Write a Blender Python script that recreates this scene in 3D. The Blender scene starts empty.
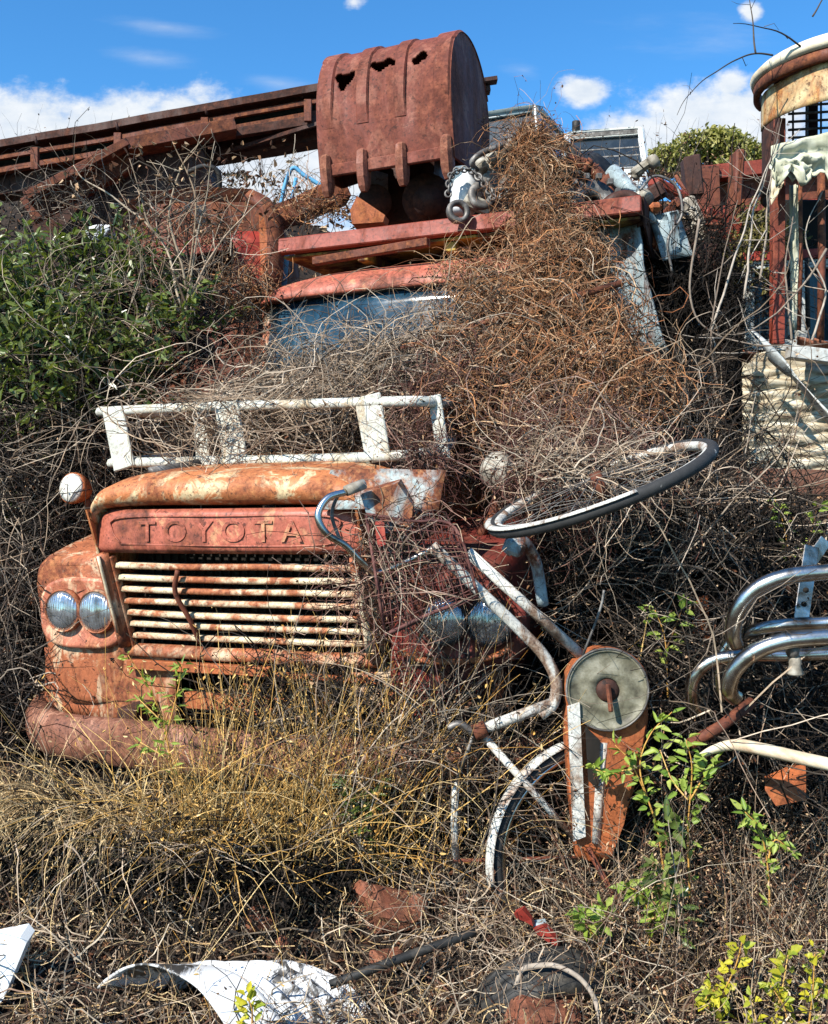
import bpy, bmesh, math, random
import numpy as np
from mathutils import Matrix, Vector, noise as mnoise

random.seed(7)
rng = np.random.default_rng(11)
scene = bpy.context.scene
COL = scene.collection
FPX, HOR, EYE = 1000.0, 470.0, 1.55          # focal length in pixels, horizon row, eye height
CAM = Vector((0, 0, EYE))
R = math.radians


def P(px, py, Y):
    return Vector(((px - 414) * Y / FPX, Y, EYE - (py - HOR) * Y / FPX))


# ------------------------------------------------------------------ objects
WM = {}


def tag(o, label=None, cat=None, group=None, kind=None):
    if label: o['label'] = label
    if cat: o['category'] = cat
    if group: o['group'] = group
    if kind: o['kind'] = kind
    return o


def thing(name, label, cat, loc=(0, 0, 0), group=None, matrix=None):
    o = bpy.data.objects.new(name, None)
    COL.objects.link(o)
    o.empty_display_size = 0.1
    m = matrix if matrix is not None else Matrix.Translation(Vector(loc))
    o.matrix_world = m
    WM[o.name] = m.copy()
    tag(o, label, cat, group)
    return o


def link_mesh(name, me, mat, parent=None):
    o = bpy.data.objects.new(name, me)
    COL.objects.link(o)
    if mat:
        me.materials.append(mat)
    if parent is not None:
        o.parent = parent
        WM[o.name] = WM[parent.name]
    else:
        WM[o.name] = Matrix.Identity(4)
    return o


def spline(pts, n=8, closed=False):
    pts = [Vector(p) for p in pts]
    out = []
    m = len(pts)
    rngs = range(m if closed else m - 1)
    for i in rngs:
        if closed:
            a, b, c, d = pts[(i - 1) % m], pts[i], pts[(i + 1) % m], pts[(i + 2) % m]
        else:
            b, c = pts[i], pts[i + 1]
            a = pts[i - 1] if i else b * 2 - c
            d = pts[i + 2] if i + 2 < m else c * 2 - b
        for k in range(n):
            t = k / n
            out.append(0.5 * ((2 * b) + (c - a) * t + (2 * a - 5 * b + 4 * c - d) * t * t
                              + (3 * b - a - 3 * c + d) * t ** 3))
    if not closed:
        out.append(pts[-1])
    return out


class MB:
    """collects shapes and links them as ONE mesh"""

    def __init__(self):
        self.v, self.f, self.s = [], [], []

    def add(self, verts, faces, smooth=False):
        o = len(self.v)
        self.v += [Vector(v) for v in verts]
        self.f += [[i + o for i in f] for f in faces]
        self.s += [smooth] * len(faces)
        return self

    def bm(self, bm, M=None, smooth=False):
        bm.verts.index_update()
        vs = [(M @ v.co) if M else v.co.copy() for v in bm.verts]
        fs = [[v.index for v in f.verts] for f in bm.faces]
        bm.free()
        return self.add(vs, fs, smooth)

    def box(self, c, size, bev=0.004, M=None, seg=1):
        b = bmesh.new()
        bmesh.ops.create_cube(b, size=1)
        bmesh.ops.scale(b, vec=Vector(size), verts=b.verts)
        bev = min(bev, min(size) * 0.45)
        if bev > 0:
            bmesh.ops.bevel(b, geom=list(b.edges), offset=bev, segments=seg, affect='EDGES', profile=0.6)
        T = Matrix.Translation(Vector(c))
        return self.bm(b, (T @ M) if M else T)

    def beam(self, a, b, w, h, up=(0, 0, 1), bev=0.003):
        a, b = Vector(a), Vector(b)
        d = (b - a)
        L = d.length
        x = d.normalized()
        y = Vector(up).cross(x)
        if y.length < 1e-4: y = Vector((0, 1, 0)).cross(x)
        y.normalize()
        z = x.cross(y)
        M = Matrix((x, y, z)).transposed().to_4x4()
        return self.box((a + b) / 2, (L, w, h), bev, M)

    def tube(self, pts, r, n=10, caps=True, smooth=True, flat=1.0):
        pts = [Vector(p) for p in pts]
        m = len(pts)
        rs = r if isinstance(r, (list, tuple)) else [r] * m
        t0 = (pts[1] - pts[0]).normalized()
        u = t0.orthogonal().normalized()
        vs, fs = [], []
        for i in range(m):
            t = (pts[min(i + 1, m - 1)] - pts[max(i - 1, 0)])
            t = t.normalized() if t.length > 1e-9 else t0
            u = (u - t * u.dot(t))
            u = u.normalized() if u.length > 1e-6 else t.orthogonal().normalized()
            w = t.cross(u)
            for k in range(n):
                a = 2 * math.pi * k / n
                vs.append(pts[i] + u * math.cos(a) * rs[i] + w * math.sin(a) * rs[i] * flat)
        for i in range(m - 1):
            for k in range(n):
                fs.append([i * n + k, i * n + (k + 1) % n, (i + 1) * n + (k + 1) % n, (i + 1) * n + k])
        if caps:
            fs.append(list(range(n))[::-1])
            fs.append([(m - 1) * n + k for k in range(n)])
        return self.add(vs, fs, smooth)

    def lathe(self, prof, c=(0, 0, 0), axis=(0, 0, 1), n=32, smooth=True, closed=False):
        q = Vector((0, 0, 1)).rotation_difference(Vector(axis).normalized()).to_matrix()
        c = Vector(c)
        vs, fs = [], []
        m = len(prof)
        for (r, h) in prof:
            for k in range(n):
                a = 2 * math.pi * k / n
                vs.append(c + q @ Vector((r * math.cos(a), r * math.sin(a), h)))
        for i in range(m if closed else m - 1):
            j = (i + 1) % m
            for k in range(n):
                fs.append([i * n + k, i * n + (k + 1) % n, j * n + (k + 1) % n, j * n + k])
        if not closed:
            if prof[0][0] > 1e-5: fs.append(list(range(n))[::-1])
            if prof[-1][0] > 1e-5: fs.append([(m - 1) * n + k for k in range(n)])
        return self.add(vs, fs, smooth)

    def loft(self, secs, cap0=True, cap1=True, ring=True, smooth=True):
        m, n = len(secs), len(secs[0])
        vs = [p for s in secs for p in s]
        fs = []
        for i in range(m - 1):
            for k in range(n if ring else n - 1):
                fs.append([i * n + k, i * n + (k + 1) % n, (i + 1) * n + (k + 1) % n, (i + 1) * n + k])
        if cap0: fs.append(list(range(n))[::-1])
        if cap1: fs.append([(m - 1) * n + k for k in range(n)])
        return self.add(vs, fs, smooth)

    def prism(self, poly, ext):
        poly = [Vector(p) for p in poly]
        e = Vector(ext)
        n = len(poly)
        vs = poly + [p + e for p in poly]
        fs = [list(range(n))[::-1], [n + k for k in range(n)]]
        fs += [[k, (k + 1) % n, n + (k + 1) % n, n + k] for k in range(n)]
        return self.add(vs, fs, False)

    def sheet(self, grid, th, smooth=True):
        """grid[i][j] points -> a curved slab of thickness th"""
        a, b = len(grid), len(grid[0])
        g = [[Vector(p) for p in r] for r in grid]
        N = [[None] * b for _ in range(a)]
        for i in range(a):
            for j in range(b):
                du = g[min(i + 1, a - 1)][j] - g[max(i - 1, 0)][j]
                dv = g[i][min(j + 1, b - 1)] - g[i][max(j - 1, 0)]
                nn = du.cross(dv)
                N[i][j] = nn.normalized() if nn.length > 1e-9 else Vector((0, 0, 1))
        vs = [g[i][j] for i in range(a) for j in range(b)] + [g[i][j] - N[i][j] * th for i in range(a) for j in range(b)]
        o = a * b
        fs = []
        for i in range(a - 1):
            for j in range(b - 1):
                q = [i * b + j, (i + 1) * b + j, (i + 1) * b + j + 1, i * b + j + 1]
                fs.append(q)
                fs.append([x + o for x in q[::-1]])
        for i in range(a - 1):
            fs.append([i * b, i * b + o, (i + 1) * b + o, (i + 1) * b])
            fs.append([i * b + b - 1, (i + 1) * b + b - 1, (i + 1) * b + b - 1 + o, i * b + b - 1 + o])
        for j in range(b - 1):
            fs.append([j, j + 1, j + 1 + o, j + o])
            k = (a - 1) * b
            fs.append([k + j, k + j + o, k + j + 1 + o, k + j + 1])
        return self.add(vs, fs, smooth)

    def rough(self, amp, scale, seed=0.0):
        for v in self.v:
            d = mnoise.noise_vector(v * scale + Vector((seed, seed * .7, 3.1)))
            v += d * amp
        return self

    def lump(self, c, rad, amp=0.25, scale=2.0, sub=3, seed=0.0):
        b = bmesh.new()
        bmesh.ops.create_icosphere(b, subdivisions=sub, radius=1)
        for v in b.verts:
            n = v.co.normalized()
            k = 1 + amp * mnoise.noise(n * scale + Vector((seed, seed * 2, 0))) * 2
            v.co = Vector((n.x * rad[0], n.y * rad[1], n.z * rad[2])) * k
        return self.bm(b, Matrix.Translation(Vector(c)), True)

    def build(self, name, mat, parent=None, label=None, cat=None, group=None, kind=None, local=False, origin=None):
        me = bpy.data.meshes.new(name)
        vs = self.v
        loc = None
        if parent is not None:
            if not local:
                inv = WM[parent.name].inverted()
                vs = [inv @ v for v in vs]
        else:
            if origin is None:
                lo = Vector([min(v[i] for v in vs) for i in range(3)])
                hi = Vector([max(v[i] for v in vs) for i in range(3)])
                origin = Vector(((lo.x + hi.x) / 2, (lo.y + hi.y) / 2, lo.z))
            loc = Vector(origin)
            vs = [v - loc for v in vs]
        me.from_pydata([tuple(v) for v in vs], [], self.f)
        me.polygons.foreach_set('use_smooth', self.s)
        me.update()
        o = link_mesh(name, me, mat, parent)
        if loc is not None:
            o.location = loc
            WM[o.name] = Matrix.Translation(loc)
        tag(o, label, cat, group, kind)
        return o


def raw_mesh(name, V, F, mat, smooth=False, parent=None):
    """numpy verts (n,3) and quads (m,4) -> object"""
    me = bpy.data.meshes.new(name)
    V = np.ascontiguousarray(V, dtype=np.float32)
    F = np.ascontiguousarray(F, dtype=np.int32)
    if parent is not None:
        inv = np.array(WM[parent.name].inverted())
        V = (V @ inv[:3, :3].T + inv[:3, 3]).astype(np.float32)
    k = F.shape[1]
    me.vertices.add(len(V))
    me.vertices.foreach_set('co', V.ravel())
    me.loops.add(F.size)
    me.loops.foreach_set('vertex_index', F.ravel())
    me.polygons.add(len(F))
    me.polygons.foreach_set('loop_start', np.arange(0, F.size, k, dtype=np.int32))
    me.polygons.foreach_set('loop_total', np.full(len(F), k, dtype=np.int32))
    me.polygons.foreach_set('use_smooth', np.full(len(F), smooth, dtype=bool))
    me.update(calc_edges=True)
    return link_mesh(name, me, mat, parent)


# ------------------------------------------------------------------ strands and leaves
def unit(a):
    return a / np.maximum(np.linalg.norm(a, axis=-1, keepdims=True), 1e-9)


def strand_paths(start, dirs, length, K=8, wander=0.3, curl=0.0, grav=0.0, pull=None, pullk=0.0):
    N = len(start)
    p = np.array(start, float)
    d = unit(np.array(dirs, float))
    ax = unit(rng.normal(size=(N, 3)))
    cu = curl * rng.normal(size=(N, 1))
    st = (np.array(length, float) / K).reshape(-1, 1) * np.ones((N, 1))
    out = [p.copy()]
    for k in range(K):
        d = d + wander * rng.normal(size=(N, 3)) + cu * np.cross(ax, d)
        d[:, 2] -= grav
        if pull is not None:
            d = d + pullk * (pull - p)
        d = unit(d)
        p = p + d * st
        out.append(p.copy())
    return np.stack(out, 1)                     # N,K+1,3


def tubes_from(paths, rad, taper=0.5, sides=3):
    N, K, _ = paths.shape
    t = np.empty_like(paths)
    t[:, 1:-1] = paths[:, 2:] - paths[:, :-2]
    t[:, 0] = paths[:, 1] - paths[:, 0]
    t[:, -1] = paths[:, -1] - paths[:, -2]
    t = unit(t)
    ref = unit(rng.normal(size=(N, 1, 3)))
    u = unit(np.cross(t, ref))
    w = np.cross(t, u)
    r = np.array(rad).reshape(-1, 1) * np.linspace(1, taper, K)[None]
    r = r[..., None]
    rings = [paths + r * (u * math.cos(2 * math.pi * s / sides) + w * math.sin(2 * math.pi * s / sides)) for s in range(sides)]
    V = np.stack(rings, 2).reshape(-1, 3)       # N,K,sides
    idx = np.arange(N * K * sides).reshape(N, K, sides)
    a = idx[:, :-1]
    b = idx[:, 1:]
    F = np.stack([a, np.roll(a, -1, 2), np.roll(b, -1, 2), b], -1).reshape(-1, 4)
    return V, F


def join(*vf):
    Vs, Fs, o = [], [], 0
    for V, F in vf:
        Vs.append(V); Fs.append(F + o); o += len(V)
    return np.concatenate(Vs), np.concatenate(Fs)


def leaves_from(base, d, nrm, L, W, fold=0.25, droop=0.0):
    N = len(base)
    d = unit(d)
    s = unit(np.cross(d, nrm))
    n = np.cross(s, d)
    L = np.array(L).reshape(-1, 1) * np.ones((N, 1))
    W = np.array(W).reshape(-1, 1) * np.ones((N, 1))
    tip = base + d * L - n * L * droop
    l1 = base + d * L * .3 + s * W * .5 + n * W * fold
    l2 = base + d * L * .68 + s * W * .38 + n * W * fold - n * L * droop * .5
    r1 = base + d * L * .3 - s * W * .5 + n * W * fold
    r2 = base + d * L * .68 - s * W * .38 + n * W * fold - n * L * droop * .5
    V = np.stack([base, l1, l2, tip, r2, r1], 1).reshape(-1, 3)
    i = (np.arange(N) * 6)[:, None]
    F = np.concatenate([i + np.array([[0, 1, 2, 3]]), i + np.array([[0, 3, 4, 5]])], 0)
    return V, F


def ellip(n, c, r, shell=0.0):
    """random points in an ellipsoid; shell>0 keeps them towards the surface"""
    d = unit(rng.normal(size=(n, 3)))
    q = rng.random((n, 1)) ** (1 / 3)
    if shell: q = shell + (1 - shell) * q
    return np.array(c)[None] + d * q * np.array(r)[None], d


def blob(px, py, Y, rx, ry, ry_m):
    c = P(px, py, Y)
    return (np.array(c), np.array([rx * Y / FPX, ry_m, ry * Y / FPX]))


def in_blobs(n, blobs, weights=None, shell=0.0):
    w = np.array(weights if weights is not None else [b[1].prod() ** (2 / 3) for b in blobs], float)
    w /= w.sum()
    pick = rng.choice(len(blobs), n, p=w)
    c = np.stack([b[0] for b in blobs])[pick]
    r = np.stack([b[1] for b in blobs])[pick]
    d = unit(rng.normal(size=(n, 3)))
    q = rng.random((n, 1)) ** (1 / 3)
    if shell: q = shell + (1 - shell) * q
    return c + d * q * r, d, c


# ------------------------------------------------------------------ materials
class NT:
    def __init__(self, name):
        self.m = bpy.data.materials.new(name)
        self.m.use_nodes = True
        self.t = self.m.node_tree
        self.t.nodes.clear()
        self.out = self.n('ShaderNodeOutputMaterial')
        self.co = self.n('ShaderNodeTexCoord').outputs['Object']

    def n(self, typ, **kw):
        x = self.t.nodes.new(typ)
        for k, v in kw.items(): setattr(x, k, v)
        return x

    def l(self, a, b):
        self.t.links.new(a, b)

    def mapped(self, scale, loc=(0, 0, 0)):
        mp = self.n('ShaderNodeMapping')
        mp.inputs['Scale'].default_value = scale
        mp.inputs['Location'].default_value = loc
        self.l(self.co, mp.inputs[0])
        return mp.outputs[0]

    def noise(self, scale, detail=6, rough=.6, dist=0.0, vec=None):
        x = self.n('ShaderNodeTexNoise')
        x.inputs['Scale'].default_value = scale
        x.inputs['Detail'].default_value = detail
        x.inputs['Roughness'].default_value = rough
        x.inputs['Distortion'].default_value = dist
        self.l(vec if vec is not None else self.co, x.inputs['Vector'])
        return x.outputs['Fac']

    def ramp(self, fac, stops, interp='LINEAR'):
        x = self.n('ShaderNodeValToRGB')
        x.color_ramp.interpolation = interp
        e = x.color_ramp.elements
        while len(e) < len(stops): e.new(0.5)
        for i, (p, c) in enumerate(stops):
            e[i].position = p
            e[i].color = (c, c, c, 1) if isinstance(c, (int, float)) else (*c, 1)
        self.l(fac, x.inputs[0])
        return x.outputs[0]

    def mix(self, fac, a, b, mode='MIX'):
        x = self.n('ShaderNodeMix', data_type='RGBA', blend_type=mode)
        for s, v in ((x.inputs[0], fac), (x.inputs[6], a), (x.inputs[7], b)):
            if isinstance(v, (int, float)): s.default_value = v
            elif isinstance(v, tuple): s.default_value = (*v, 1)
            else: self.l(v, s)
        return x.outputs[2]

    def math(self, op, a, b=0.0):
        x = self.n('ShaderNodeMath', operation=op)
        for s, v in ((x.inputs[0], a), (x.inputs[1], b)):
            if isinstance(v, (int, float)): s.default_value = v
            else: self.l(v, s)
        return x.outputs[0]

    def bump(self, h, strength=.3, dist=.01):
        x = self.n('ShaderNodeBump')
        x.inputs['Strength'].default_value = strength
        x.inputs['Distance'].default_value = dist
        self.l(h, x.inputs['Height'])
        return x.outputs[0]

    def bsdf(self, col, rough=.7, metal=0.0, normal=None, spec=.3, **kw):
        b = self.n('ShaderNodeBsdfPrincipled')
        for k, v in (('Base Color', col), ('Roughness', rough), ('Metallic', metal), ('Specular IOR Level', spec)):
            if isinstance(v, (int, float)): b.inputs[k].default_value = v
            elif isinstance(v, tuple): b.inputs[k].default_value = (*v, 1)
            else: self.l(v, b.inputs[k])
        for k, v in kw.items(): b.inputs[k].default_value = v
        if normal is not None: self.l(normal, b.inputs['Normal'])
        return b

    def done(self, b):
        self.l(b.outputs[0], self.out.inputs[0])
        return self.m


RUST_D, RUST_M, RUST_L = (.035, .016, .012), (.13, .042, .022), (.30, .105, .042)


def rusty(name, paint, amt=.5, rust=(RUST_D, RUST_M, RUST_L), scale=5, rough=.75, bump=.35, soft=.06, chips=None, streak=True, metal=0.0):
    """old paint breaking down to rust; amt = share of rust; chips = (colour, amount) second paint layer showing"""
    t = NT(name)
    n1 = t.noise(scale * 5, 8, .7)
    rc = t.ramp(n1, [(.28, rust[0]), (.48, rust[1]), (.68, rust[2])])
    vec = t.mapped((1, 1, .35)) if streak else None
    n2 = t.noise(scale * .9, 10, .68, .5, vec)
    th = .5 + (.5 - amt) * .55
    msk = t.ramp(n2, [(th - soft, 0.0), (th + soft, 1.0)])
    n3 = t.noise(scale * 2.3, 5, .6)
    pv = t.ramp(n3, [(.3, tuple(c * .72 for c in paint)), (.55, paint), (.75, tuple(min(1, c * 1.15 + .01) for c in paint))])
    if chips:
        n4 = t.noise(scale * 1.6, 9, .7, .8, t.mapped((1, 1, .6), (7, 3, 1)))
        pv = t.mix(t.ramp(n4, [(.5 + (.5 - chips[1]) * .55 - .03, 0.0), (.5 + (.5 - chips[1]) * .55 + .03, 1.0)]), pv, chips[0])
    col = t.mix(msk, pv, rc)
    pit = t.ramp(t.noise(scale * 9, 6, .75, .3, t.mapped((1, 1, 1), (4, 9, 2))), [(.56, 0.0), (.63, 1.0)])
    col = t.mix(t.math('MULTIPLY', pit, min(.95, .35 + amt)), col, rust[0])
    dirt = t.ramp(t.noise(scale * 14, 4, .7), [(.3, .6), (.6, 1.0)])
    col = t.mix(1.0, col, dirt, 'MULTIPLY')
    hgt = t.math('ADD', t.math('MULTIPLY', msk, .5), t.math('MULTIPLY', n1, .7))
    rr = t.ramp(msk, [(0, rough * .75), (1, min(1, rough * 1.2))])
    return t.done(t.bsdf(col, rr, metal, t.bump(hgt, bump, .006)))


def plain(name, cols, scale=8, rough=.7, bump=.2, metal=0.0, spec=.3, stops=(.3, .5, .7), detail=7, vecscale=(1, 1, 1), **kw):
    t = NT(name)
    n = t.noise(scale, detail, .65, .3, t.mapped(vecscale))
    col = t.ramp(n, list(zip(stops, cols)))
    return t.done(t.bsdf(col, rough, metal, t.bump(n, bump, .006), spec, **kw))


def stalk(name, cols, rough=.85, trans=0.0):
    """dry stems, twigs and leaves: one tone per stem"""
    t = NT(name)
    g = t.n('ShaderNodeNewGeometry')
    k = len(cols)
    col = t.ramp(g.outputs['Random Per Island'], [(i / max(1, k - 1), c) for i, c in enumerate(cols)])
    n = t.ramp(t.noise(40, 3, .6), [(.3, .65), (.65, 1.1)])
    col = t.mix(1.0, col, n, 'MULTIPLY')
    b = t.bsdf(col, rough, 0, None, .2)
    if not trans: return t.done(b)
    tr = t.n('ShaderNodeBsdfTranslucent')
    t.l(col, tr.inputs[0])
    mx = t.n('ShaderNodeMixShader')
    mx.inputs[0].default_value = trans
    t.l(b.outputs[0], mx.inputs[1]); t.l(tr.outputs[0], mx.inputs[2])
    t.l(mx.outputs[0], t.out.inputs[0])
    return t.m


M = {}
M['hood'] = rusty('rusted_hood', (.52, .18, .065), .45, (RUST_D, (.24, .07, .028), (.50, .22, .08)), 6, .7, .4, .08, ((.62, .46, .26), .42))
M['hood_blue'] = rusty('worn_blue_paint', (.36, .45, .44), .50, (RUST_D, (.2, .06, .025), (.42, .2, .08)), 7, .65)
M['salmon'] = rusty('faded_red_paint', (.44, .125, .078), .40, (RUST_D, (.16, .045, .025), (.34, .10, .045)), 5, .6, .25, .06, ((.56, .27, .14), .35))
M['letter'] = rusty('faded_red_letter', (.47, .15, .09), .47, ((.16, .05, .03), (.36, .13, .07), (.56, .32, .18)), 14, .6, .3)
M['slat'] = rusty('cream_slat_paint', (.72, .58, .38), .50, ((.10, .03, .015), (.32, .10, .04), (.5, .2, .09)), 9, .6, .3, .05, None, False)
M['fender'] = rusty('rusted_fender', (.42, .135, .06), .5, (RUST_D, (.22, .065, .028), (.45, .18, .07)), 5, .72, .5, .07, ((.62, .44, .28), .43))
M['lamp_panel'] = rusty('pink_lamp_panel', (.50, .17, .10), .38, ((.12, .04, .02), (.28, .08, .035), (.5, .22, .1)), 7, .6, .25, .06, ((.68, .42, .26), .42))
M['fender_shade'] = rusty('shaded_red_fender', (.17, .028, .02), .45, (RUST_D, (.10, .03, .018), (.2, .06, .03)), 5)  # darker copy of the fender paint, carrying its shade
M['bumper'] = rusty('brown_bumper', (.24, .10, .062), .52, ((.045, .02, .015), (.16, .06, .034), (.34, .15, .08)), 6, .7, .7, .07, ((.40, .2, .13), .42))
M['rust'] = rusty('plain_rust', (.17, .05, .027), .55, scale=4)
M['rust_red'] = rusty('red_rust', (.27, .052, .03), .42, ((.05, .016, .012), (.17, .045, .026), (.3, .085, .042)), 4, .7, .3)
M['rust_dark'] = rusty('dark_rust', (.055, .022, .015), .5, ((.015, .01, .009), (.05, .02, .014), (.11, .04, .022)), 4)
M['rust_orange'] = rusty('orange_rust', (.42, .12, .04), .45, ((.09, .03, .015), (.26, .075, .028), (.46, .17, .055)), 6)
M['bucket'] = rusty('bucket_rust', (.19, .046, .028), .50, ((.045, .016, .011), (.12, .036, .022), (.25, .082, .045)), 4, .85, .5, .12, ((.27, .095, .06), .42))
M['tooth'] = rusty('tooth_rust', (.27, .095, .06), .5, ((.08, .03, .02), (.2, .07, .04), (.32, .14, .08)), 8)
M['under_yellow'] = rusty('yellow_underside', (.42, .28, .05), .52, ((.03, .015, .01), (.10, .04, .02), (.2, .08, .03)), 5)
M['white_metal'] = rusty('weathered_white_metal', (.60, .60, .52), .36, ((.2, .12, .07), (.42, .34, .22), (.6, .55, .42)), 8, .5, .2, .04)
M['white_bike'] = rusty('chipped_white_frame', (.64, .63, .57), .42, ((.06, .04, .03), (.24, .15, .10), (.5, .42, .33)), 11, .5, .3, .04)
M['white_flat'] = rusty('dirty_white_panel', (.56, .58, .55), .44, ((.2, .14, .1), (.4, .36, .3), (.55, .52, .46)), 3, .6, .15, .1)
M['plastic'] = plain('white_plastic', [(.44, .44, .42), (.62, .63, .62), (.70, .70, .69)], 4, .35, .05, spec=.5)
M['lens_white'] = plain('milky_lens', [(.48, .46, .40), (.66, .64, .57), (.74, .73, .66)], 6, .25, .05, spec=.5)
M['chrome'] = plain('weathered_chrome', [(.16, .11, .07), (.46, .42, .36), (.66, .65, .62)], 11, .26, .25, 1.0, stops=(.32, .47, .62), detail=10)
M['glass_lamp'] = None
M['black'] = plain('black_rubber', [(.010, .010, .010), (.020, .020, .019), (.085, .075, .06)], 16, .6, .3)
M['tyre_black'] = plain('scuffed_tyre', [(.02, .02, .02), (.035, .035, .034), (.55, .53, .48)], 26, .7, .3, stops=(.3, .64, .70), vecscale=(1, 1, 1))
M['dark'] = plain('near_black', [(.006, .005, .004), (.012, .010, .008), (.025, .018, .013)], 6, .9, .3)  # even near-black tone for several parts
M['soil'] = plain('shade_dark_soil', [(.010, .007, .005), (.022, .014, .009), (.05, .032, .02)], 9, .95, .8)  # humus kept near black so the bank's shade is in it
M['cream'] = rusty('cream_fascia', (.74, .64, .36), .50, ((.10, .045, .02), (.36, .13, .04), (.58, .32, .10)), 4, .6, .2, .09)
M['cream_rim'] = plain('cream_rim_paint', [(.30, .17, .09), (.62, .52, .36), (.74, .68, .52)], 9, .6, .2)
M['canvas'] = plain('torn_canvas', [(.26, .26, .17), (.48, .48, .36), (.62, .62, .50)], 6, .85, .4)
M['peel'] = plain('peeling_cream_sheet', [(.13, .085, .05), (.42, .34, .22), (.66, .61, .48)], 11, .85, .6, stops=(.36, .48, .62), vecscale=(.5, 1, 2.6))
M['brick'] = rusty('orange_clay', (.22, .075, .04), .55, ((.05, .025, .018), (.16, .06, .032), (.36, .15, .08)), 9, .85, .5)
M['carrier'] = plain('red_wire', [(.035, .016, .013), (.10, .036, .03), (.24, .11, .085)], 14, .7, .2)
M['blue'] = plain('blue_paint', [(.04, .16, .32), (.08, .28, .48), (.12, .36, .55)], 8, .5, .1)
M['blue_grey'] = rusty('blue_grey_shade_paint', (.32, .40, .42), .42, (RUST_D, RUST_M, (.3, .24, .18)), 9, .6)  # blue-grey, lowered so the white side panel's shade is in the colour
M['disc'] = plain('mouldy_plastic_disc', [(.035, .03, .02), (.15, .14, .095), (.30, .285, .22)], 17, .5, .5, detail=10)
M['car_paint'] = plain('pale_blue_car_paint', [(.07, .10, .12), (.12, .16, .18), (.2, .25, .26)], 3, .35, .02, spec=.5)
M['car_white'] = plain('white_car_paint', [(.48, .51, .52), (.62, .65, .65), (.68, .70, .70)], 3, .35, .02, spec=.5)
M['car_glass'] = plain('dark_car_glass', [(.012, .016, .02), (.02, .026, .032), (.04, .05, .058)], 3, .08, .0, spec=.6)
M['wood'] = plain('brown_beam', [(.08, .035, .022), (.15, .068, .043), (.24, .12, .08)], 7, .85, .4, vecscale=(.3, 1, 3))
M['iron'] = plain('grey_iron', [(.04, .036, .033), (.13, .12, .11), (.36, .34, .31)], 14, .55, .4, .4)
M['red'] = plain('red_paint', [(.10, .012, .01), (.26, .03, .02), (.42, .10, .06)], 9, .55, .2)
M['zinc'] = plain('white_grey_cast', [(.05, .04, .03), (.26, .23, .18), (.52, .50, .43)], 14, .6, .3)

# headlamp glass: reflector behind fluted glass
t = NT('headlamp_glass')
wv = t.n('ShaderNodeTexWave', bands_direction='X'); wv.inputs['Scale'].default_value = 28; wv.inputs['Distortion'].default_value = .6
t.l(t.co, wv.inputs[0])
b_ = t.bsdf(t.ramp(t.noise(22, 6), [(.3, (.20, .19, .17)), (.5, (.44, .47, .49)), (.7, (.60, .63, .66))]),
            t.ramp(t.noise(30, 5), [(.35, .08), (.7, .36)]), .8, t.bump(wv.outputs[1], .35, .004), .5)
b_.inputs['Coat Weight'].default_value = .6
M['glass_lamp'] = t.done(b_)
# dusty windscreen with sky reflection painted in as blue tones
t = NT('dusty_sky_windscreen')
dust_sky = t.ramp(t.noise(5, 8, .7, .6, t.mapped((1, 1, .4))), [(.42, (.008, .025, .042)), (.58, (.022, .06, .095)), (.76, (.14, .20, .25))])
M['windscreen'] = t.done(t.bsdf(dust_sky, t.ramp(t.noise(9, 5), [(.35, .04), (.7, .2)]), .0, None, .4))

M['v_grey'] = stalk('dry_grey_vine', [(.06, .042, .03), (.28, .20, .135), (.44, .34, .24), (.54, .44, .33), (.11, .075, .05), (.36, .26, .175), (.19, .125, .08)])
M['v_brown'] = stalk('orange_brown_vine', [(.04, .017, .011), (.27, .10, .042), (.46, .215, .09), (.06, .025, .014), (.58, .38, .22), (.22, .085, .037), (.50, .30, .165), (.10, .04, .02), (.44, .20, .08)])
M['v_pink'] = stalk('dark_red_brown_vine', [(.03, .012, .010), (.09, .034, .026), (.05, .018, .014), (.30, .17, .125), (.04, .016, .013), (.14, .055, .04), (.42, .29, .22), (.03, .012, .01)])
M['v_dark'] = stalk('weathered_shade_twig', [(.012, .009, .007), (.03, .022, .017), (.014, .011, .009), (.14, .11, .085), (.02, .015, .012), (.42, .34, .26), (.015, .011, .009), (.04, .03, .023)])  # most stems near black to carry shade in their colour, few pale
M['v_shade'] = stalk('shade_black_stem', [(.006, .005, .004), (.012, .009, .007), (.02, .014, .010), (.009, .007, .005), (.035, .024, .016)])  # shade painted as near-black stems and leaves for gaps and hollows
M['v_dark2'] = stalk('broken_stem', [(.015, .010, .008), (.05, .03, .02), (.46, .36, .25), (.02, .013, .009), (.58, .48, .35), (.14, .07, .045), (.025, .016, .011), (.40, .29, .19), (.03, .02, .013)])
M['straw'] = stalk('yellow_straw', [(.38, .18, .04), (.72, .42, .11), (.80, .53, .19), (.52, .27, .06), (.84, .63, .31), (.10, .045, .016)], trans=.15)
M['straw_pale'] = stalk('pale_straw', [(.26, .15, .06), (.58, .40, .19), (.74, .56, .31), (.13, .075, .035)], trans=.1)
M['litter'] = stalk('dead_leaf', [(.018, .010, .008), (.09, .04, .022), (.03, .016, .010), (.30, .16, .08), (.54, .37, .22), (.03, .017, .011), (.17, .07, .035), (.02, .012, .009)], trans=.08)
M['bark'] = stalk('bare_bark', [(.16, .12, .09), (.34, .28, .22), (.46, .40, .33)])


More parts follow.
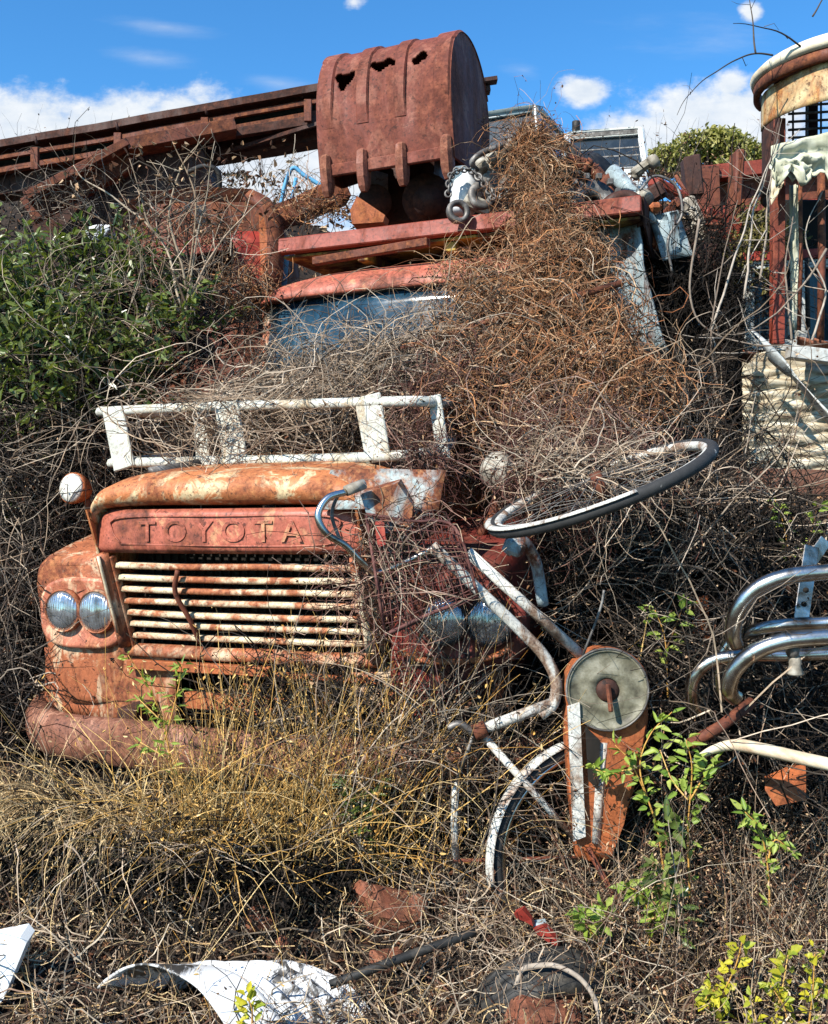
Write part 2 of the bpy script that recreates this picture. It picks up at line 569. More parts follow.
def leafmat(name, cols, gloss=.45, trans=.3):
    t = NT(name)
    g = t.n('ShaderNodeNewGeometry')
    k = len(cols)
    col = t.ramp(g.outputs['Random Per Island'], [(i / max(1, k - 1), c) for i, c in enumerate(cols)])
    col = t.mix(1.0, col, t.ramp(t.noise(60, 3, .6), [(.3, .75), (.65, 1.1)]), 'MULTIPLY')
    b = t.bsdf(col, gloss, 0, None, .45)
    tr = t.n('ShaderNodeBsdfTranslucent')
    t.l(t.mix(.5, col, (.35, .42, .02)), tr.inputs[0])
    mx = t.n('ShaderNodeMixShader')
    mx.inputs[0].default_value = trans
    t.l(b.outputs[0], mx.inputs[1]); t.l(tr.outputs[0], mx.inputs[2])
    t.l(mx.outputs[0], t.out.inputs[0])
    return t.m


M['leaf_bush'] = leafmat('glossy_dark_leaf', [(.04, .065, .018), (.10, .145, .034), (.18, .225, .055), (.06, .09, .024), (.26, .28, .11)], .3, .25)
M['leaf_tree'] = leafmat('olive_leaf', [(.17, .17, .04), (.27, .26, .07), (.38, .34, .10), (.20, .19, .05)], .5, .25)
M['leaf_lime'] = leafmat('lime_leaf', [(.14, .24, .03), (.26, .36, .05), (.38, .44, .09), (.20, .30, .04)], .5, .35)
M['leaf_yellow'] = leafmat('yellow_leaf', [(.42, .40, .03), (.58, .50, .03), (.26, .34, .04), (.50, .46, .04)], .5, .35)
M['leaf_hedge'] = leafmat('yellow_green_leaf', [(.14, .12, .03), (.22, .19, .05), (.09, .08, .025), (.28, .22, .07)], .6, .2)

M['boom_rust'] = rusty('boom_rust', (.075, .03, .02), .5, ((.018, .011, .009), (.055, .022, .015), (.14, .05, .028)), 4)
# ------------------------------------------------------------------ camera, sun, sky
cd = bpy.data.cameras.new('camera')
cam = bpy.data.objects.new('camera', cd)
COL.objects.link(cam)
cam.location = CAM
cam.rotation_euler = (R(90), 0, 0)
cd.sensor_fit = 'VERTICAL'
cd.sensor_height = 36
cd.sensor_width = 36 * 828 / 1024
cd.lens = FPX / 1024 * 36
cd.shift_y = (HOR - 512) / 1024
cd.clip_start = 0.05
cd.clip_end = 2000
scene.camera = cam

SUN_EL, SUN_AZ = R(41), R(222)
to_sun = Vector((math.sin(SUN_AZ) * math.cos(SUN_EL), math.cos(SUN_AZ) * math.cos(SUN_EL), math.sin(SUN_EL)))
ld = bpy.data.lights.new('sun', 'SUN')
ld.energy = 5.0
ld.angle = R(.5)
ld.color = (1.0, .945, .86)
lo = bpy.data.objects.new('sun', ld)
COL.objects.link(lo)
lo.location = to_sun * 50
lo.rotation_euler = to_sun.to_track_quat('Z', 'Y').to_euler()

world = bpy.data.worlds.new('World')
scene.world = world
world.use_nodes = True
wt = world.node_tree
wt.nodes.clear()


def wn(typ, **kw):
    x = wt.nodes.new(typ)
    for k, v in kw.items(): setattr(x, k, v)
    return x


def wm(op, a, b=0.0, c=None):
    x = wn('ShaderNodeMath', operation=op)
    for s, v in zip(x.inputs, (a, b, c)):
        if v is None: continue
        if isinstance(v, (int, float)): s.default_value = v
        else: wt.links.new(v, s)
    return x.outputs[0]


sky = wn('ShaderNodeTexSky', sky_type='NISHITA')
sky.sun_disc = False
sky.sun_elevation = SUN_EL
sky.sun_rotation = SUN_AZ
sky.air_density, sky.dust_density, sky.ozone_density = 1.0, 0.3, 2.2
hs = wn('ShaderNodeHueSaturation')
hs.inputs['Saturation'].default_value = 1.2
hs.inputs['Value'].default_value = .95
wt.links.new(sky.outputs[0], hs.inputs['Color'])
geo = wn('ShaderNodeTexCoord')
sep = wn('ShaderNodeSeparateXYZ')
wt.links.new(geo.outputs['Generated'], sep.inputs[0])
yy = wm('MAXIMUM', wm('ABSOLUTE', sep.outputs[1]), .05)
U, V_ = wm('DIVIDE', sep.outputs[0], yy), wm('DIVIDE', sep.outputs[2], yy)
cmb = wn('ShaderNodeCombineXYZ')
wt.links.new(U, cmb.inputs[0]); wt.links.new(V_, cmb.inputs[1])


def wnoise(scale, detail, rough, sy=1.0, off=0.0):
    mp = wn('ShaderNodeMapping')
    mp.inputs['Scale'].default_value = (1, sy, 1)
    mp.inputs['Location'].default_value = (off, off, off)
    wt.links.new(cmb.outputs[0], mp.inputs[0])
    x = wn('ShaderNodeTexNoise')
    x.inputs['Scale'].default_value = scale
    x.inputs['Detail'].default_value = detail
    x.inputs['Roughness'].default_value = rough
    wt.links.new(mp.outputs[0], x.inputs['Vector'])
    return wm('SUBTRACT', x.outputs['Fac'], .5)


nz = wnoise(9, 10, .62)
nzf = wnoise(26, 8, .65, 1.6, 3.0)
wisp = wnoise(7, 8, .6, 4.5, 9.0)
# cumulus banks: (bearing, height, half-width, half-height, weight) as tangents of the direction
clouds = [(-.40, .335, .20, .055, 1.15), (-.27, .335, .17, .055, 1.15), (-.19, .325, .14, .05, 1.1), (-.12, .295, .17, .07, 1.1), (-.33, .265, .34, .09, 1.1), (-.2, .22, .3, .08, 1.0),
          (.171, .379, .030, .018, 1.0), (.275, .352, .075, .055, 1.2), (.235, .335, .065, .035, 1.1), (.330, .345, .075, .06, 1.2), (.318, .385, .030, .020, .95),
          (.337, .457, .013, .013, .8), (.52, .34, .12, .07, 1.0), (-.62, .30, .2, .09, 1.0), (.9, .32, .2, .08, 1.0), (-.06, .468, .012, .009, .55)]
dens = None
for (u, v, a, b, w) in clouds:
    du = wm('DIVIDE', wm('SUBTRACT', U, u), a)
    dv = wm('DIVIDE', wm('SUBTRACT', V_, v), b)
    rr = wm('SQRT', wm('ADD', wm('MULTIPLY', du, du), wm('MULTIPLY', dv, dv)))
    e = wm('MULTIPLY', wm('SUBTRACT', 1.0, rr), w)
    dens = e if dens is None else wm('MAXIMUM', dens, e)
dens = wm('ADD', dens, wm('ADD', wm('MULTIPLY', nz, 1.7), wm('MULTIPLY', nzf, 1.0)))
cr = wn('ShaderNodeMapRange', interpolation_type='SMOOTHSTEP')
cr.inputs[1].default_value = .0; cr.inputs[2].default_value = .6
wt.links.new(dens, cr.inputs[0])
# thin wisps
wd = None
for (u, v, a, b, w) in [(-.25, .443, .075, .012, .8), (-.265, .412, .06, .012, .8), (-.135, .386, .05, .012, .8), (.30, .43, .12, .03, .5), (.11, .40, .03, .012, .6)]:
    du = wm('DIVIDE', wm('SUBTRACT', U, u), a)
    dv = wm('DIVIDE', wm('SUBTRACT', wm('ADD', V_, wm('MULTIPLY', wm('SUBTRACT', U, u), .12)), v), b)
    rr = wm('SQRT', wm('ADD', wm('MULTIPLY', du, du), wm('MULTIPLY', dv, dv)))
    e = wm('MULTIPLY', wm('SUBTRACT', 1.0, rr), w)
    wd = e if wd is None else wm('MAXIMUM', wd, e)
wr = wn('ShaderNodeMapRange', interpolation_type='SMOOTHSTEP')
wr.inputs[1].default_value = .0; wr.inputs[2].default_value = 1.6
wt.links.new(wm('ADD', wd, wm('MULTIPLY', wisp, 1.6)), wr.inputs[0])
cov = wm('MAXIMUM', cr.outputs[0], wm('MULTIPLY', wr.outputs[0], .55))
cmix = wn('ShaderNodeMix', data_type='RGBA')
wt.links.new(wm('MULTIPLY', cov, .96), cmix.inputs[0])
tint = wn('ShaderNodeMix', data_type='RGBA', blend_type='MULTIPLY')
tint.inputs[0].default_value = 1.0
wt.links.new(hs.outputs[0], tint.inputs[6])
tint.inputs[7].default_value = (1.0, 1.72, 2.05, 1)
wt.links.new(tint.outputs[2], cmix.inputs[6])
cshade = wn('ShaderNodeMix', data_type='RGBA')
wt.links.new(wm('ADD', wm('MULTIPLY', nzf, 1.6), .6), cshade.inputs[0])
SKY = .066
cshade.inputs[6].default_value = (.36 / SKY, .42 / SKY, .50 / SKY, 1)
cshade.inputs[7].default_value = (.59 / SKY, .60 / SKY, .60 / SKY, 1)
wt.links.new(cshade.outputs[2], cmix.inputs[7])
bg = wn('ShaderNodeBackground')
bg.inputs['Strength'].default_value = SKY
wt.links.new(cmix.outputs[2], bg.inputs['Color'])
wo = wn('ShaderNodeOutputWorld')
wt.links.new(bg.outputs[0], wo.inputs['Surface'])

scene.view_settings.view_transform = 'Standard'
scene.view_settings.look = 'None'
scene.view_settings.exposure = 0.8
scene.view_settings.gamma = 1.0
scene.render.film_transparent = False
scene.cycles.max_bounces = 6
scene.cycles.diffuse_bounces = 1
scene.cycles.glossy_bounces = 3
scene.cycles.transmission_bounces = 4
scene.cycles.use_denoising = True


# ------------------------------------------------------------------ the ground
def gh(x, y):
    """height of the ground"""
    def ss(a, b, t):
        t = min(1, max(0, (t - a) / (b - a)))
        return t * t * (3 - 2 * t)
    h = .12 * ss(1.4, 2.4, y) + .24 * ss(2.3, 3.5, y)
    h += 4.1 * ss(7.6, 12.0, y) + 1.2 * ss(6.0, 8.5, y) * ss(.2, 1.4, abs(x - .2) * .6) * .5
    h += mnoise.fractal(Vector((x * 1.7, y * 1.7, 0)), 1.0, 2.0, 4) * .05
    # the hollow under the straw on the left
    h -= .09 * math.exp(-(((x + .45) / .3) ** 2 + ((y - 2.62) / .16) ** 2))
    h -= .12 * math.exp(-(((x + .72) / .35) ** 2 + ((y - 3.1) / .22) ** 2))
    if y > 12 or y < -2 or abs(x) > 9: h *= .6
    return h


xs = np.concatenate([[-300, -120, -50, -22, -12], np.arange(-8, 8.01, .16), [12, 22, 50, 120, 300]])
ys = np.concatenate([[-60, -20, -6, -2, 0, 1], np.arange(1.6, 10, .12), [11, 13, 17, 25, 50, 120, 400, 1500]])
g = MB()
grid = [[(x, y, gh(x, y)) for x in xs] for y in ys]
n = len(xs)
g.v = [Vector(p) for r in grid for p in r]
g.f = [[i * n + j, i * n + j + 1, (i + 1) * n + j + 1, (i + 1) * n + j] for i in range(len(ys) - 1) for j in range(n - 1)]
g.s = [True] * len(g.f)
g.build('ground', M['soil'], kind='structure', origin=(0, 0, 0))


def ground_pt(px, py):
    """where the line through a pixel meets the ground"""
    Y = 2.0
    while Y < 8:
        p = P(px, py, Y)
        if p.z < gh(p.x, p.y): return p
        Y += .02
    return P(px, py, 4)


# ------------------------------------------------------------------ the truck (its own frame: x across, y back, z up)
TH, RL = R(21), -.024
TO = Vector((-.560, 3.632, 0))
TM = Matrix.Translation(TO) @ Matrix.Rotation(-TH, 4, 'Z') @ Matrix.Rotation(RL, 4, 'Y')
TI = TM.inverted()
truck = thing('truck', 'rusted red and orange bonneted truck smothered in dry vines', 'truck', matrix=TM)


def TL(px, py, ly):
    d = P(px, py, 1.0) - CAM
    ey = TM.to_3x3() @ Vector((0, 1, 0))
    t = ((TO - CAM).dot(ey) + ly) / d.dot(ey)
    return TI @ (CAM + d * t)


def TW(x, y, z):
    return TM @ Vector((x, y, z))


def sgnpow(c, e):
    return math.copysign(abs(c) ** e, c)


# hood with its rolled front lip
def hood_sec(y, zt, w, zs, dent=0):
    out = []
    for k in range(29):
        a = math.pi * k / 28
        x = -w * sgnpow(math.cos(a), .42)
        z = zs + (zt - zs) * abs(math.sin(a)) ** .45
        z += .008 * mnoise.noise(Vector((x * 4, y * 4, 1)))
        out.append(Vector((x, y, z)))
    return out


hb = MB()
secs = [hood_sec(-.165, 1.427, .50, 1.415), hood_sec(-.205, 1.432, .512, 1.41), hood_sec(-.236, 1.452, .52, 1.40), hood_sec(-.242, 1.485, .525, 1.39),
        hood_sec(-.222, 1.523, .53, 1.375), hood_sec(-.16, 1.548, .535, 1.36), hood_sec(-.02, 1.566, .545, 1.33), hood_sec(.4, 1.605, .60, 1.32),
        hood_sec(.9, 1.655, .68, 1.32), hood_sec(1.4, 1.70, .76, 1.32)]
hb.loft(secs, False, False, ring=False)
hood = hb.build('hood', M['hood'], truck, local=True)
md = hood.modifiers.new('thick', 'SOLIDIFY'); md.thickness = .006
# blue paint patch plate on the right corner of the nose: a bent wing of older paint
wb = MB()
wb.sheet([[(x, -.252 + .05 * (abs(x - .55) / .3) ** 2 + .02 * i, 1.41 + .032 * i - .05 * max(0, x - .6)) for x in np.linspace(.40, .80, 9)] for i in range(5)], .005)
wb.build('nose_corner', M['hood_blue'], truck, local=True)
# lettered front panel
lp = MB()
pts = []
for (x, z) in [(-.52, 1.262), (.52, 1.262), (.53, 1.29), (.50, 1.395), (.47, 1.418), (-.47, 1.418), (-.50, 1.395), (-.53, 1.29)]:
    pts.append((x, z))
rows = []
for i in range(9):
    z = 1.262 + (1.418 - 1.262) * i / 8
    hw = .53 - .05 * max(0, (i - 4) / 4) ** 2
    rows.append([(x * hw, -.228 + .03 * abs(x) ** 4 + (.012 if i in (0, 8) else 0) + .004 * mnoise.noise(Vector((x * 4, z * 8, 0))), z) for x in np.linspace(-1, 1, 25)])
lp.sheet(rows, -.02)
panel = lp.build('front_panel', M['salmon'], truck, local=True)
rb = MB()     # pressed line framing the lettering
rl_ = []
for (x, z) in [(-.41, 1.295), (-.45, 1.345), (-.41, 1.388), (0, 1.392), (.41, 1.388), (.45, 1.345), (.41, 1.295), (0, 1.29)]:
    rl_.append((x, -.231 + .03 * abs(x / .53) ** 4, z))
rb.tube(spline(rl_ + [rl_[0]], 5), .0035, 6)
rb.build('pressed_border', M['salmon'], panel, local=True)


def text_mesh(s, size, depth):
    cu = bpy.data.curves.new('lettering', 'FONT')
    cu.body = s
    cu.size = size
    cu.extrude = depth
    cu.bevel_depth = .0012
    cu.space_character = 1.55
    cu.align_x, cu.align_y = 'CENTER', 'CENTER'
    o = bpy.data.objects.new('lettering', cu)
    COL.objects.link(o)
    dg = bpy.context.evaluated_depsgraph_get()
    me = bpy.data.meshes.new_from_object(o.evaluated_get(dg))
    bpy.data.objects.remove(o)
    return me


tm = text_mesh('TOYOTA', .105, .0004)
lo_ = bpy.data.objects.new('lettering', tm)
COL.objects.link(lo_)
tm.materials.clear(); tm.materials.append(M['salmon'])
lo_.parent = panel
lo_.matrix_local = Matrix.Translation((-.0, -.2315, 1.336)) @ Matrix.Rotation(R(90), 4, 'X') @ Matrix.Diagonal((1.12, .98, 1, 1))

# nose: side plates, grille frame, slats, dark radiator behind
def gy(z):      # front plane of the grille leans back towards its foot
    return -.205 + .13 * (1.26 - z) / .36


for s in (-1, 1):
    ns = MB()
    ns.prism([(s * .535, gy(1.43) + .01, 1.42), (s * .535, gy(.86) + .02, .86), (s * .535, .5, .86), (s * .60, .5, 1.36), (s * .60, .5, 1.42)], (-s * .008, 0, 0))
    ns.build('nose_side', M['hood'], truck, local=True)
rd = MB()
rd.box((0, .02, 1.10), (1.0, .04, .56))
for i in range(26):
    rd.box((-.46 + i * .0368, -.005, 1.1), (.006, .02, .5), 0)
rd.build('radiator', M['dark'], truck, local=True)
gf = MB()
for s in (-1, 1):
    pp = [Vector((s * .505, gy(z), z)) for z in np.linspace(1.258, .905, 9)]
    gf.tube(pp, .026, 8, flat=.7)
    gf.beam((s * .478, gy(1.25) + .02, 1.25), (s * .482, gy(.9) + .02, .9), .012, .03, up=(0, 1, 0))
bl = [Vector((x, gy(.888) + .02 * abs(x / .5) ** 3, .888 + .004 * mnoise.noise(Vector((x * 5, 0, 0))))) for x in np.linspace(-.53, .53, 17)]
gf.tube(bl, .027, 8, flat=.8)
grille_frame = gf.build('grille_frame', M['fender'], truck, local=True)
tfm = MB()
tfm.tube([Vector((.508, gy(z) - .026, z)) for z in np.linspace(1.20, .93, 7)], [.008, .013, .014, .014, .014, .015, .018], 8)
tfm.build('cream_trim', M['cream_rim'], grille_frame, local=True)
tfm = MB()
tfm.tube([Vector((-.505, gy(z) - .026, z)) for z in np.linspace(1.25, .96, 7)], [.006] * 7, 8)
tfm.build('cream_trim', M['cream_rim'], grille_frame, local=True)
for i in range(7):
    z = 1.213 - .0447 * i
    sl = MB()
    secs = []
    for x in np.linspace(-.474, .474, 25):
        dz = .0035 * mnoise.noise(Vector((x * 3, i * 2.3, 0))) - .004 * (1 - (x / .47) ** 2) * (i % 3 == 1)
        y0 = gy(z) + .006 + .012 * (x / .474) ** 4
        secs.append([Vector((x, y0 + .004, z - .012 + dz)), Vector((x, y0 - .006, z - .007 + dz)), Vector((x, y0 - .004, z + .008 + dz)), Vector((x, y0 + .026, z + .015 + dz)), Vector((x, y0 + .028, z + .008 + dz))])
    sl.loft(secs)
    sl.build('grille_slat', M['slat'], truck, local=True)
# broken upright behind the slats and loose bar under the grille
ub = MB()
ub.tube(spline([(-.19, gy(1.2) - .012, 1.20), (-.21, gy(1.1) - .035, 1.12), (-.18, gy(1.0) - .03, 1.02), (-.17, gy(.9) - .02, .93)], 6), .009, 8)
ub.build('grille_upright', M['rust'], truck, local=True)
va = MB()
va.sheet([[(x, -.055 + .05 * abs(x) ** 2 + .012 * mnoise.noise(Vector((x * 5, z * 6, 2))), z + .02 * mnoise.noise(Vector((x * 7, 0, 4))) * (z < .7)) for x in np.linspace(-.94, -.30, 14)] for z in np.linspace(.60, .87, 7)], .006)
va.build('valance', M['fender'], truck, local=True)
va = MB()
va.sheet([[(x, -.055 + .05 * abs(x) ** 2 + .012 * mnoise.noise(Vector((x * 5, z * 6, 2))), z) for x in np.linspace(.40, .94, 12)] for z in np.linspace(.60, .87, 7)], .006)
va.build('valance', M['fender'], truck, local=True)
lb = MB()
lb.beam((-.5, -.07, .835), (.12, -.10, .84), .03, .035)
lb.beam((.12, -.075, .825), (.52, -.06, .82), .025, .02)
lb.beam((-.02, -.05, .83), (.06, -.06, .66), .035, .02)
lb.beam((-.3, .0, .70), (.4, .0, .70), .05, .06)
lb.build('front_crossmember', M['rust_orange'], truck, local=True)


# fenders and lamps
def fender(s, mat):
    secs = []
    for (y, z0, z1, hw, cx) in [(-.05, .70, 1.205, .185, .747), (-.042, .67, 1.225, .20, .748), (.0, .65, 1.245, .21, .75), (.10, .64, 1.275, .22, .757), (.4, .66, 1.34, .225, .765),
                                (.8, .70, 1.355, .22, .765), (1.2, .75, 1.35, .21, .765), (1.42, .80, 1.34, .20, .765)]:
        r = []
        for k in range(32):
            a = 2 * math.pi * k / 32
            x = s * (cx + hw * sgnpow(math.cos(a), .30))
            z = (z0 + z1) / 2 + (z1 - z0) / 2 * sgnpow(math.sin(a), .28)
            x -= s * .13 * max(0, min(1, (1.0 - z) / .35)) * max(0, s * x - cx + .05) / .25
            dv = mnoise.noise_vector(Vector((x * 5, y * 5, z * 5 + s)))
            r.append(Vector((x, y, z)) + dv * .012)
        secs.append(r if s > 0 else r[::-1])
    b = MB()
    b.loft(secs)
    f = b.build('fender', mat, truck, local=True)
    return f


fl = fender(-1, M['fender'])
fr = fender(1, M['fender_shade'])
fr['label'] = 'dark red fender with shade in its colour'


def lamp_cluster(s, mat, cx, cz):
    b = MB()
    # raised oval plate carrying the two lamps
    ring0, ring1, ring2, ring3 = [], [], [], []
    for k in range(40):
        a = 2 * math.pi * k / 40
        dx, dz = sgnpow(math.cos(a), .62), sgnpow(math.sin(a), .62)
        ring0.append(Vector((cx + .200 * dx, -.035, cz + .140 * dz - .01)))
        ring1.append(Vector((cx + .194 * dx, -.070, cz + .134 * dz - .01)))
        ring2.append(Vector((cx + .182 * dx, -.074, cz + .122 * dz - .009)))
        ring3.append(Vector((cx + .166 * dx, -.064, cz + .104 * dz - .006)))
    b.loft([ring0, ring1, ring2, ring3], True, True)
    pl = b.build('lamp_panel', mat, truck, local=True)
    for dx, r in ((-.078, .077), (.078, .077)):
        x = cx + dx
        hb_ = MB()
        hb_.lathe([(r * .99, 0), (r * .97, .008), (r * .8, .017), (r * .45, .025), (0.0, .028)], (x, -.078, cz), (0, -1, 0), 36)
        h = hb_.build('headlight', M['glass_lamp'], truck, local=True)
        bz = MB()
        bz.lathe([(r * .97, .0), (r * .99, .008), (r * 1.03, .012), (r * 1.07, .008), (r * 1.10, -.002), (r * 1.10, -.012)], (x, -.078, cz), (0, -1, 0), 36)
        bz.build('bezel', M['fender'] if s < 0 else M['rust_dark'], h, local=True)  # right bezels take the darker tone of the shaded side


lamp_cluster(-1, M['lamp_panel'], -.715, 1.028)
lamp_cluster(1, M['fender_shade'], .84, 1.036)
lip = MB()
lip.tube(spline([(.60, -.075, .925), (.70, -.095, .905), (.85, -.095, .91), (.95, -.08, .935), (.995, -.05, .98)], 6), [.012] * 25, 8, flat=.6)
lip.build('fender_lip', M['rust_orange'], truck, local=True)  # orange tone drawn for the fender's sunlit lower edge
# front bumper: channel with swept ends
path = spline([(-1.045, .17, .590), (-1.0, .03, .588), (-.89, -.11, .586), (-.70, -.225, .59), (-.4, -.29, .60), (0, -.315, .60), (.4, -.29, .60), (.70, -.225, .59), (.95, -.08, .58), (1.06, .1, .57)], 6)
secs = []
for i, p in enumerate(path):
    t_ = (path[min(i + 1, len(path) - 1)] - path[max(i - 1, 0)]).normalized()
    nrm = Vector((0, 0, 1)).cross(t_).normalized()
    if nrm.y > 0: nrm = -nrm
    h = .082 + .006 * mnoise.noise(p * 4)
    prof = [(-.06, h * .75), (-.02, h), (.02, h * .94), (.042, h * .55), (.045, -.2 * h), (.03, -.8 * h), (-.01, -h), (-.06, -h * .8)]
    secs.append([p + nrm * (o + .008 * mnoise.noise(p * 6 + Vector((0, 0, z * 9)))) + Vector((0, 0, z)) for (o, z) in prof])
bp = MB()
bp.loft(secs)
bp.build('bumper', M['bumper'], truck, local=True)
# wheels
for s in (-1, 1):
    w = MB()
    w.lathe([(.20, -.1), (.34, -.11), (.385, -.07), (.39, 0), (.385, .07), (.34, .11), (.20, .1)], (s * .80, .72, .40), (1, 0, 0), 40, closed=True)
    wo_ = w.build('wheel', M['black'], truck, local=True)
    rm = MB()
    rm.lathe([(.205, -.09), (.19, .02), (.1, .03), (.09, .09), (0, .1)], (s * .80, .72, .40), (s, 0, 0), 32)
    rm.build('rim', M['rust'], wo_, local=True)
# cab
cb = MB()
secs = []
for (z, hw, y0, y1) in [(.75, .80, 1.42, 2.66), (1.2, .84, 1.40, 2.68), (1.8, .85, 1.40, 2.68), (1.91, .83, 1.41, 2.67)]:
    r = []
    for k in range(36):
        a = 2 * math.pi * k / 36
        r.append(Vector((hw * sgnpow(math.cos(a), .25), (y0 + y1) / 2 + (y1 - y0) / 2 * sgnpow(math.sin(a), .25), z)))
    secs.append(r)
cb.loft(secs)
cb.build('cab_body', M['fender'], truck, local=True)
for s in (-1, 1):
    up = MB()
    up.beam((s * .80, 1.44, 1.88), (s * .755, 1.57, 2.49), .05, .06, up=(1, 0, 0), bev=.015)
    up.build('cab_pillar', M['fender'], truck, local=True)
    up = MB()
    up.beam((s * .81, 2.05, 1.88), (s * .765, 2.06, 2.46), .05, .05, up=(1, 0, 0), bev=.01)
    up.build('cab_pillar', M['fender'], truck, local=True)
up = MB()
up.box((0, 2.58, 2.18), (1.56, .12, .62), .02)
up.build('cab_back_panel', M['fender'], truck, local=True)
rf = MB()
secs = []
for (y, zt, hw, zs) in [(1.53, 2.462, .77, 2.452), (1.492, 2.464, .785, 2.445), (1.487, 2.478, .79, 2.445), (1.515, 2.53, .795, 2.44), (1.57, 2.58, .80, 2.44), (1.68, 2.625, .81, 2.44), (1.95, 2.65, .81, 2.43), (2.4, 2.64, .81, 2.43), (2.66, 2.58, .80, 2.43), (2.70, 2.47, .79, 2.43)]:
    r = []
    for k in range(25):
        a = math.pi * k / 24
        r.append(Vector((-hw * sgnpow(math.cos(a), .55), y - .03 * math.sin(a) * (y < 1.6), zs + (zt - zs) * abs(math.sin(a)) ** .6)))
    secs.append(r)
rf.loft(secs, True, True, ring=False)
roof = rf.build('roof', M['salmon'], truck, local=True)
md = roof.modifiers.new('thick', 'SOLIDIFY'); md.thickness = .015
ws = MB()
ws.sheet([[(x, 1.43 + (z - 1.92) * .21 - .05 * (1 - (x / .75) ** 2), z) for x in np.linspace(-.755, .755, 17)] for z in np.linspace(1.90, 2.49, 7)], -.006)
wsc = ws.build('windscreen', M['windscreen'], truck, local=True)
sr = MB()
sr.tube(spline([(x, 1.545 - .055 * (1 - (x / .75) ** 2), 2.468) for x in np.linspace(-.75, .75, 9)], 3), .014, 8)
sr.tube(spline([(x, 1.415 - .055 * (1 - (x / .75) ** 2), 1.915) for x in np.linspace(-.77, .77, 9)], 3), .016, 8)
sr.build('windscreen_seal', M['black'], wsc, local=True)
# cargo body behind the cab
cg = MB()
cg.box((.14, 4.0, 1.72), (2.16, 2.4, 1.9), .02)
cg.build('cargo_body', M['blue_grey'], truck, local=True)
for s in (-1, 1):
    ch = MB()
    ch.box((s * .42, 2.4, .62), (.08, 5.2, .16), .005)
    ch.build('chassis_rail', M['rust_dark'], truck, local=True)
# fender mirrors on stalks
def mirror(base, head, face, r, mat, backmat):
    b = MB()
    b.lathe([(0, .03), (r * .55, .026), (r * .9, .012), (r, 0)], head, face, 32)
    o = b.build('fender_mirror', mat, truck, local=True)
    k = MB()
    k.lathe([(r * 1.02, .004), (r * 1.05, -.008), (r * .98, -.03), (r * .75, -.07), (r * .3, -.09), (0, -.092)], head, face, 32)
    k.build('mirror_shell', backmat, o, local=True)
    st = MB()
    hv = Vector(head) - Vector(face).normalized() * .05
    st.tube(spline([base, (Vector(base) + hv) / 2 + Vector((0, .01, -.03)), hv], 6), .016, 8)
    st.build('mirror_stalk', M['rust'], o, local=True)


mirror((-.88, .30, 1.32), TL(72, 488, .22), (-.05, -1, .15), .064, M['lens_white'], M['rust_orange'])
mirror((.80, .22, 1.30), TL(496, 470, .12), (-.3, -1, .25), .064, M['zinc'], M['iron'])

sp_ = MB()
rows = []
for i in range(14):
    v = i / 13
    y = 226 + 128 * v
    x0, x1 = 596 + 8 * v, 640 + 30 * v ** 1.6
    rows.append([P(x0 + (x1 - x0) * u, y, 5.02 - .10 * u + .06 * math.sin(u * 3.1)) + mnoise.noise_vector(Vector((u * 3, v * 4, 0))) * .02 for u in np.linspace(0, 1, 9)])
sp_.sheet(rows, -.012)
sp_.build('bent_side_panel', M['blue_grey'], truck)  # white panel toned blue-grey to carry its shade
# ------------------------------------------------------------------ hood carrier (white metal frame on the bonnet)
rk = thing('hood_carrier', 'white metal carrier frame lying across the hood of the rusted truck', 'carrier frame', TW(-.07, .15, 1.58))
zt, zb_ = 1.800, 1.590
def rk_tube(pts, r=.018, flat=1.0, n=8, name='rail'):
    b = MB(); b.tube([TW(*p) for p in pts], r, n, flat=flat); return b.build(name, M['white_metal'], rk)
rk_tube(spline([(-.74, .62, zt + .02), (-.80, .30, zt + .012), (-.785, .16, zt + .008), (-.72, .145, zt + .006), (-.3, .14, zt + .002), (.2, .13, zt - .01), (.52, .14, zt - .016), (.62, .22, zt - .016), (.64, .4, zt - .012), (.62, .7, zt)], 5), .021, .85)
rk_tube(spline([(-.745, .62, zt + .05), (-.3, .64, zt + .055), (.2, .63, zt + .05), (.62, .68, zt + .03)], 5), .018)
rk_tube(spline([(-.73, .60, zb_ + .04), (-.755, .28, zb_ + .012), (-.72, .16, zb_ + .008), (-.3, .13, zb_), (.2, .12, zb_ - .004), (.5, .13, zb_ - .002), (.62, .20, zb_ + .01), (.66, .36, zb_ + .05)], 5), .021, .85)
rk_tube(spline([(-.45, .62, zt + .05), (-.43, .4, zt + .03), (-.42, .15, zt)], 5), .012)
rk_tube(spline([(.02, .64, zt + .05), (.03, .4, zt + .02), (.04, .14, zt - .004)], 5), .012)
for (x0, x1, w) in ((-.70, -.645, .10), (-.175, -.13, .105), (.415, .455, .10), (.63, .665, .05)):
    b = MB()
    y0 = .125 if x0 < .5 else .24
    b.beam(TW(x0, y0, zt + .010), TW(x1, y0 - .004, zb_ - .02), w, .014, up=TM.to_3x3() @ Vector((0, 1, 0)), bev=.004)
    b.rough(.004, 7)
    b.build('upright', M['white_metal'], rk)
b = MB()
b.beam(TW(-.60, .60, zt + .03), TW(-.59, .60, zb_ + .02), .07, .012, up=TM.to_3x3() @ Vector((0, 1, 0)))
b.build('upright', M['white_metal'], rk)
b = MB()
b.box(TW(-.30, .11, zb_ - .005), (.20, .03, .05), .004, TM.to_3x3().to_4x4())
b.build('bracket', M['white_metal'], rk)
b = MB()
b.tube([TW(-.27, .08, 1.585), TW(-.33, .0, 1.567), TW(-.345, -.12, 1.555)], .02, 8, flat=.6)
b.build('bent_strap', M['iron'], rk)

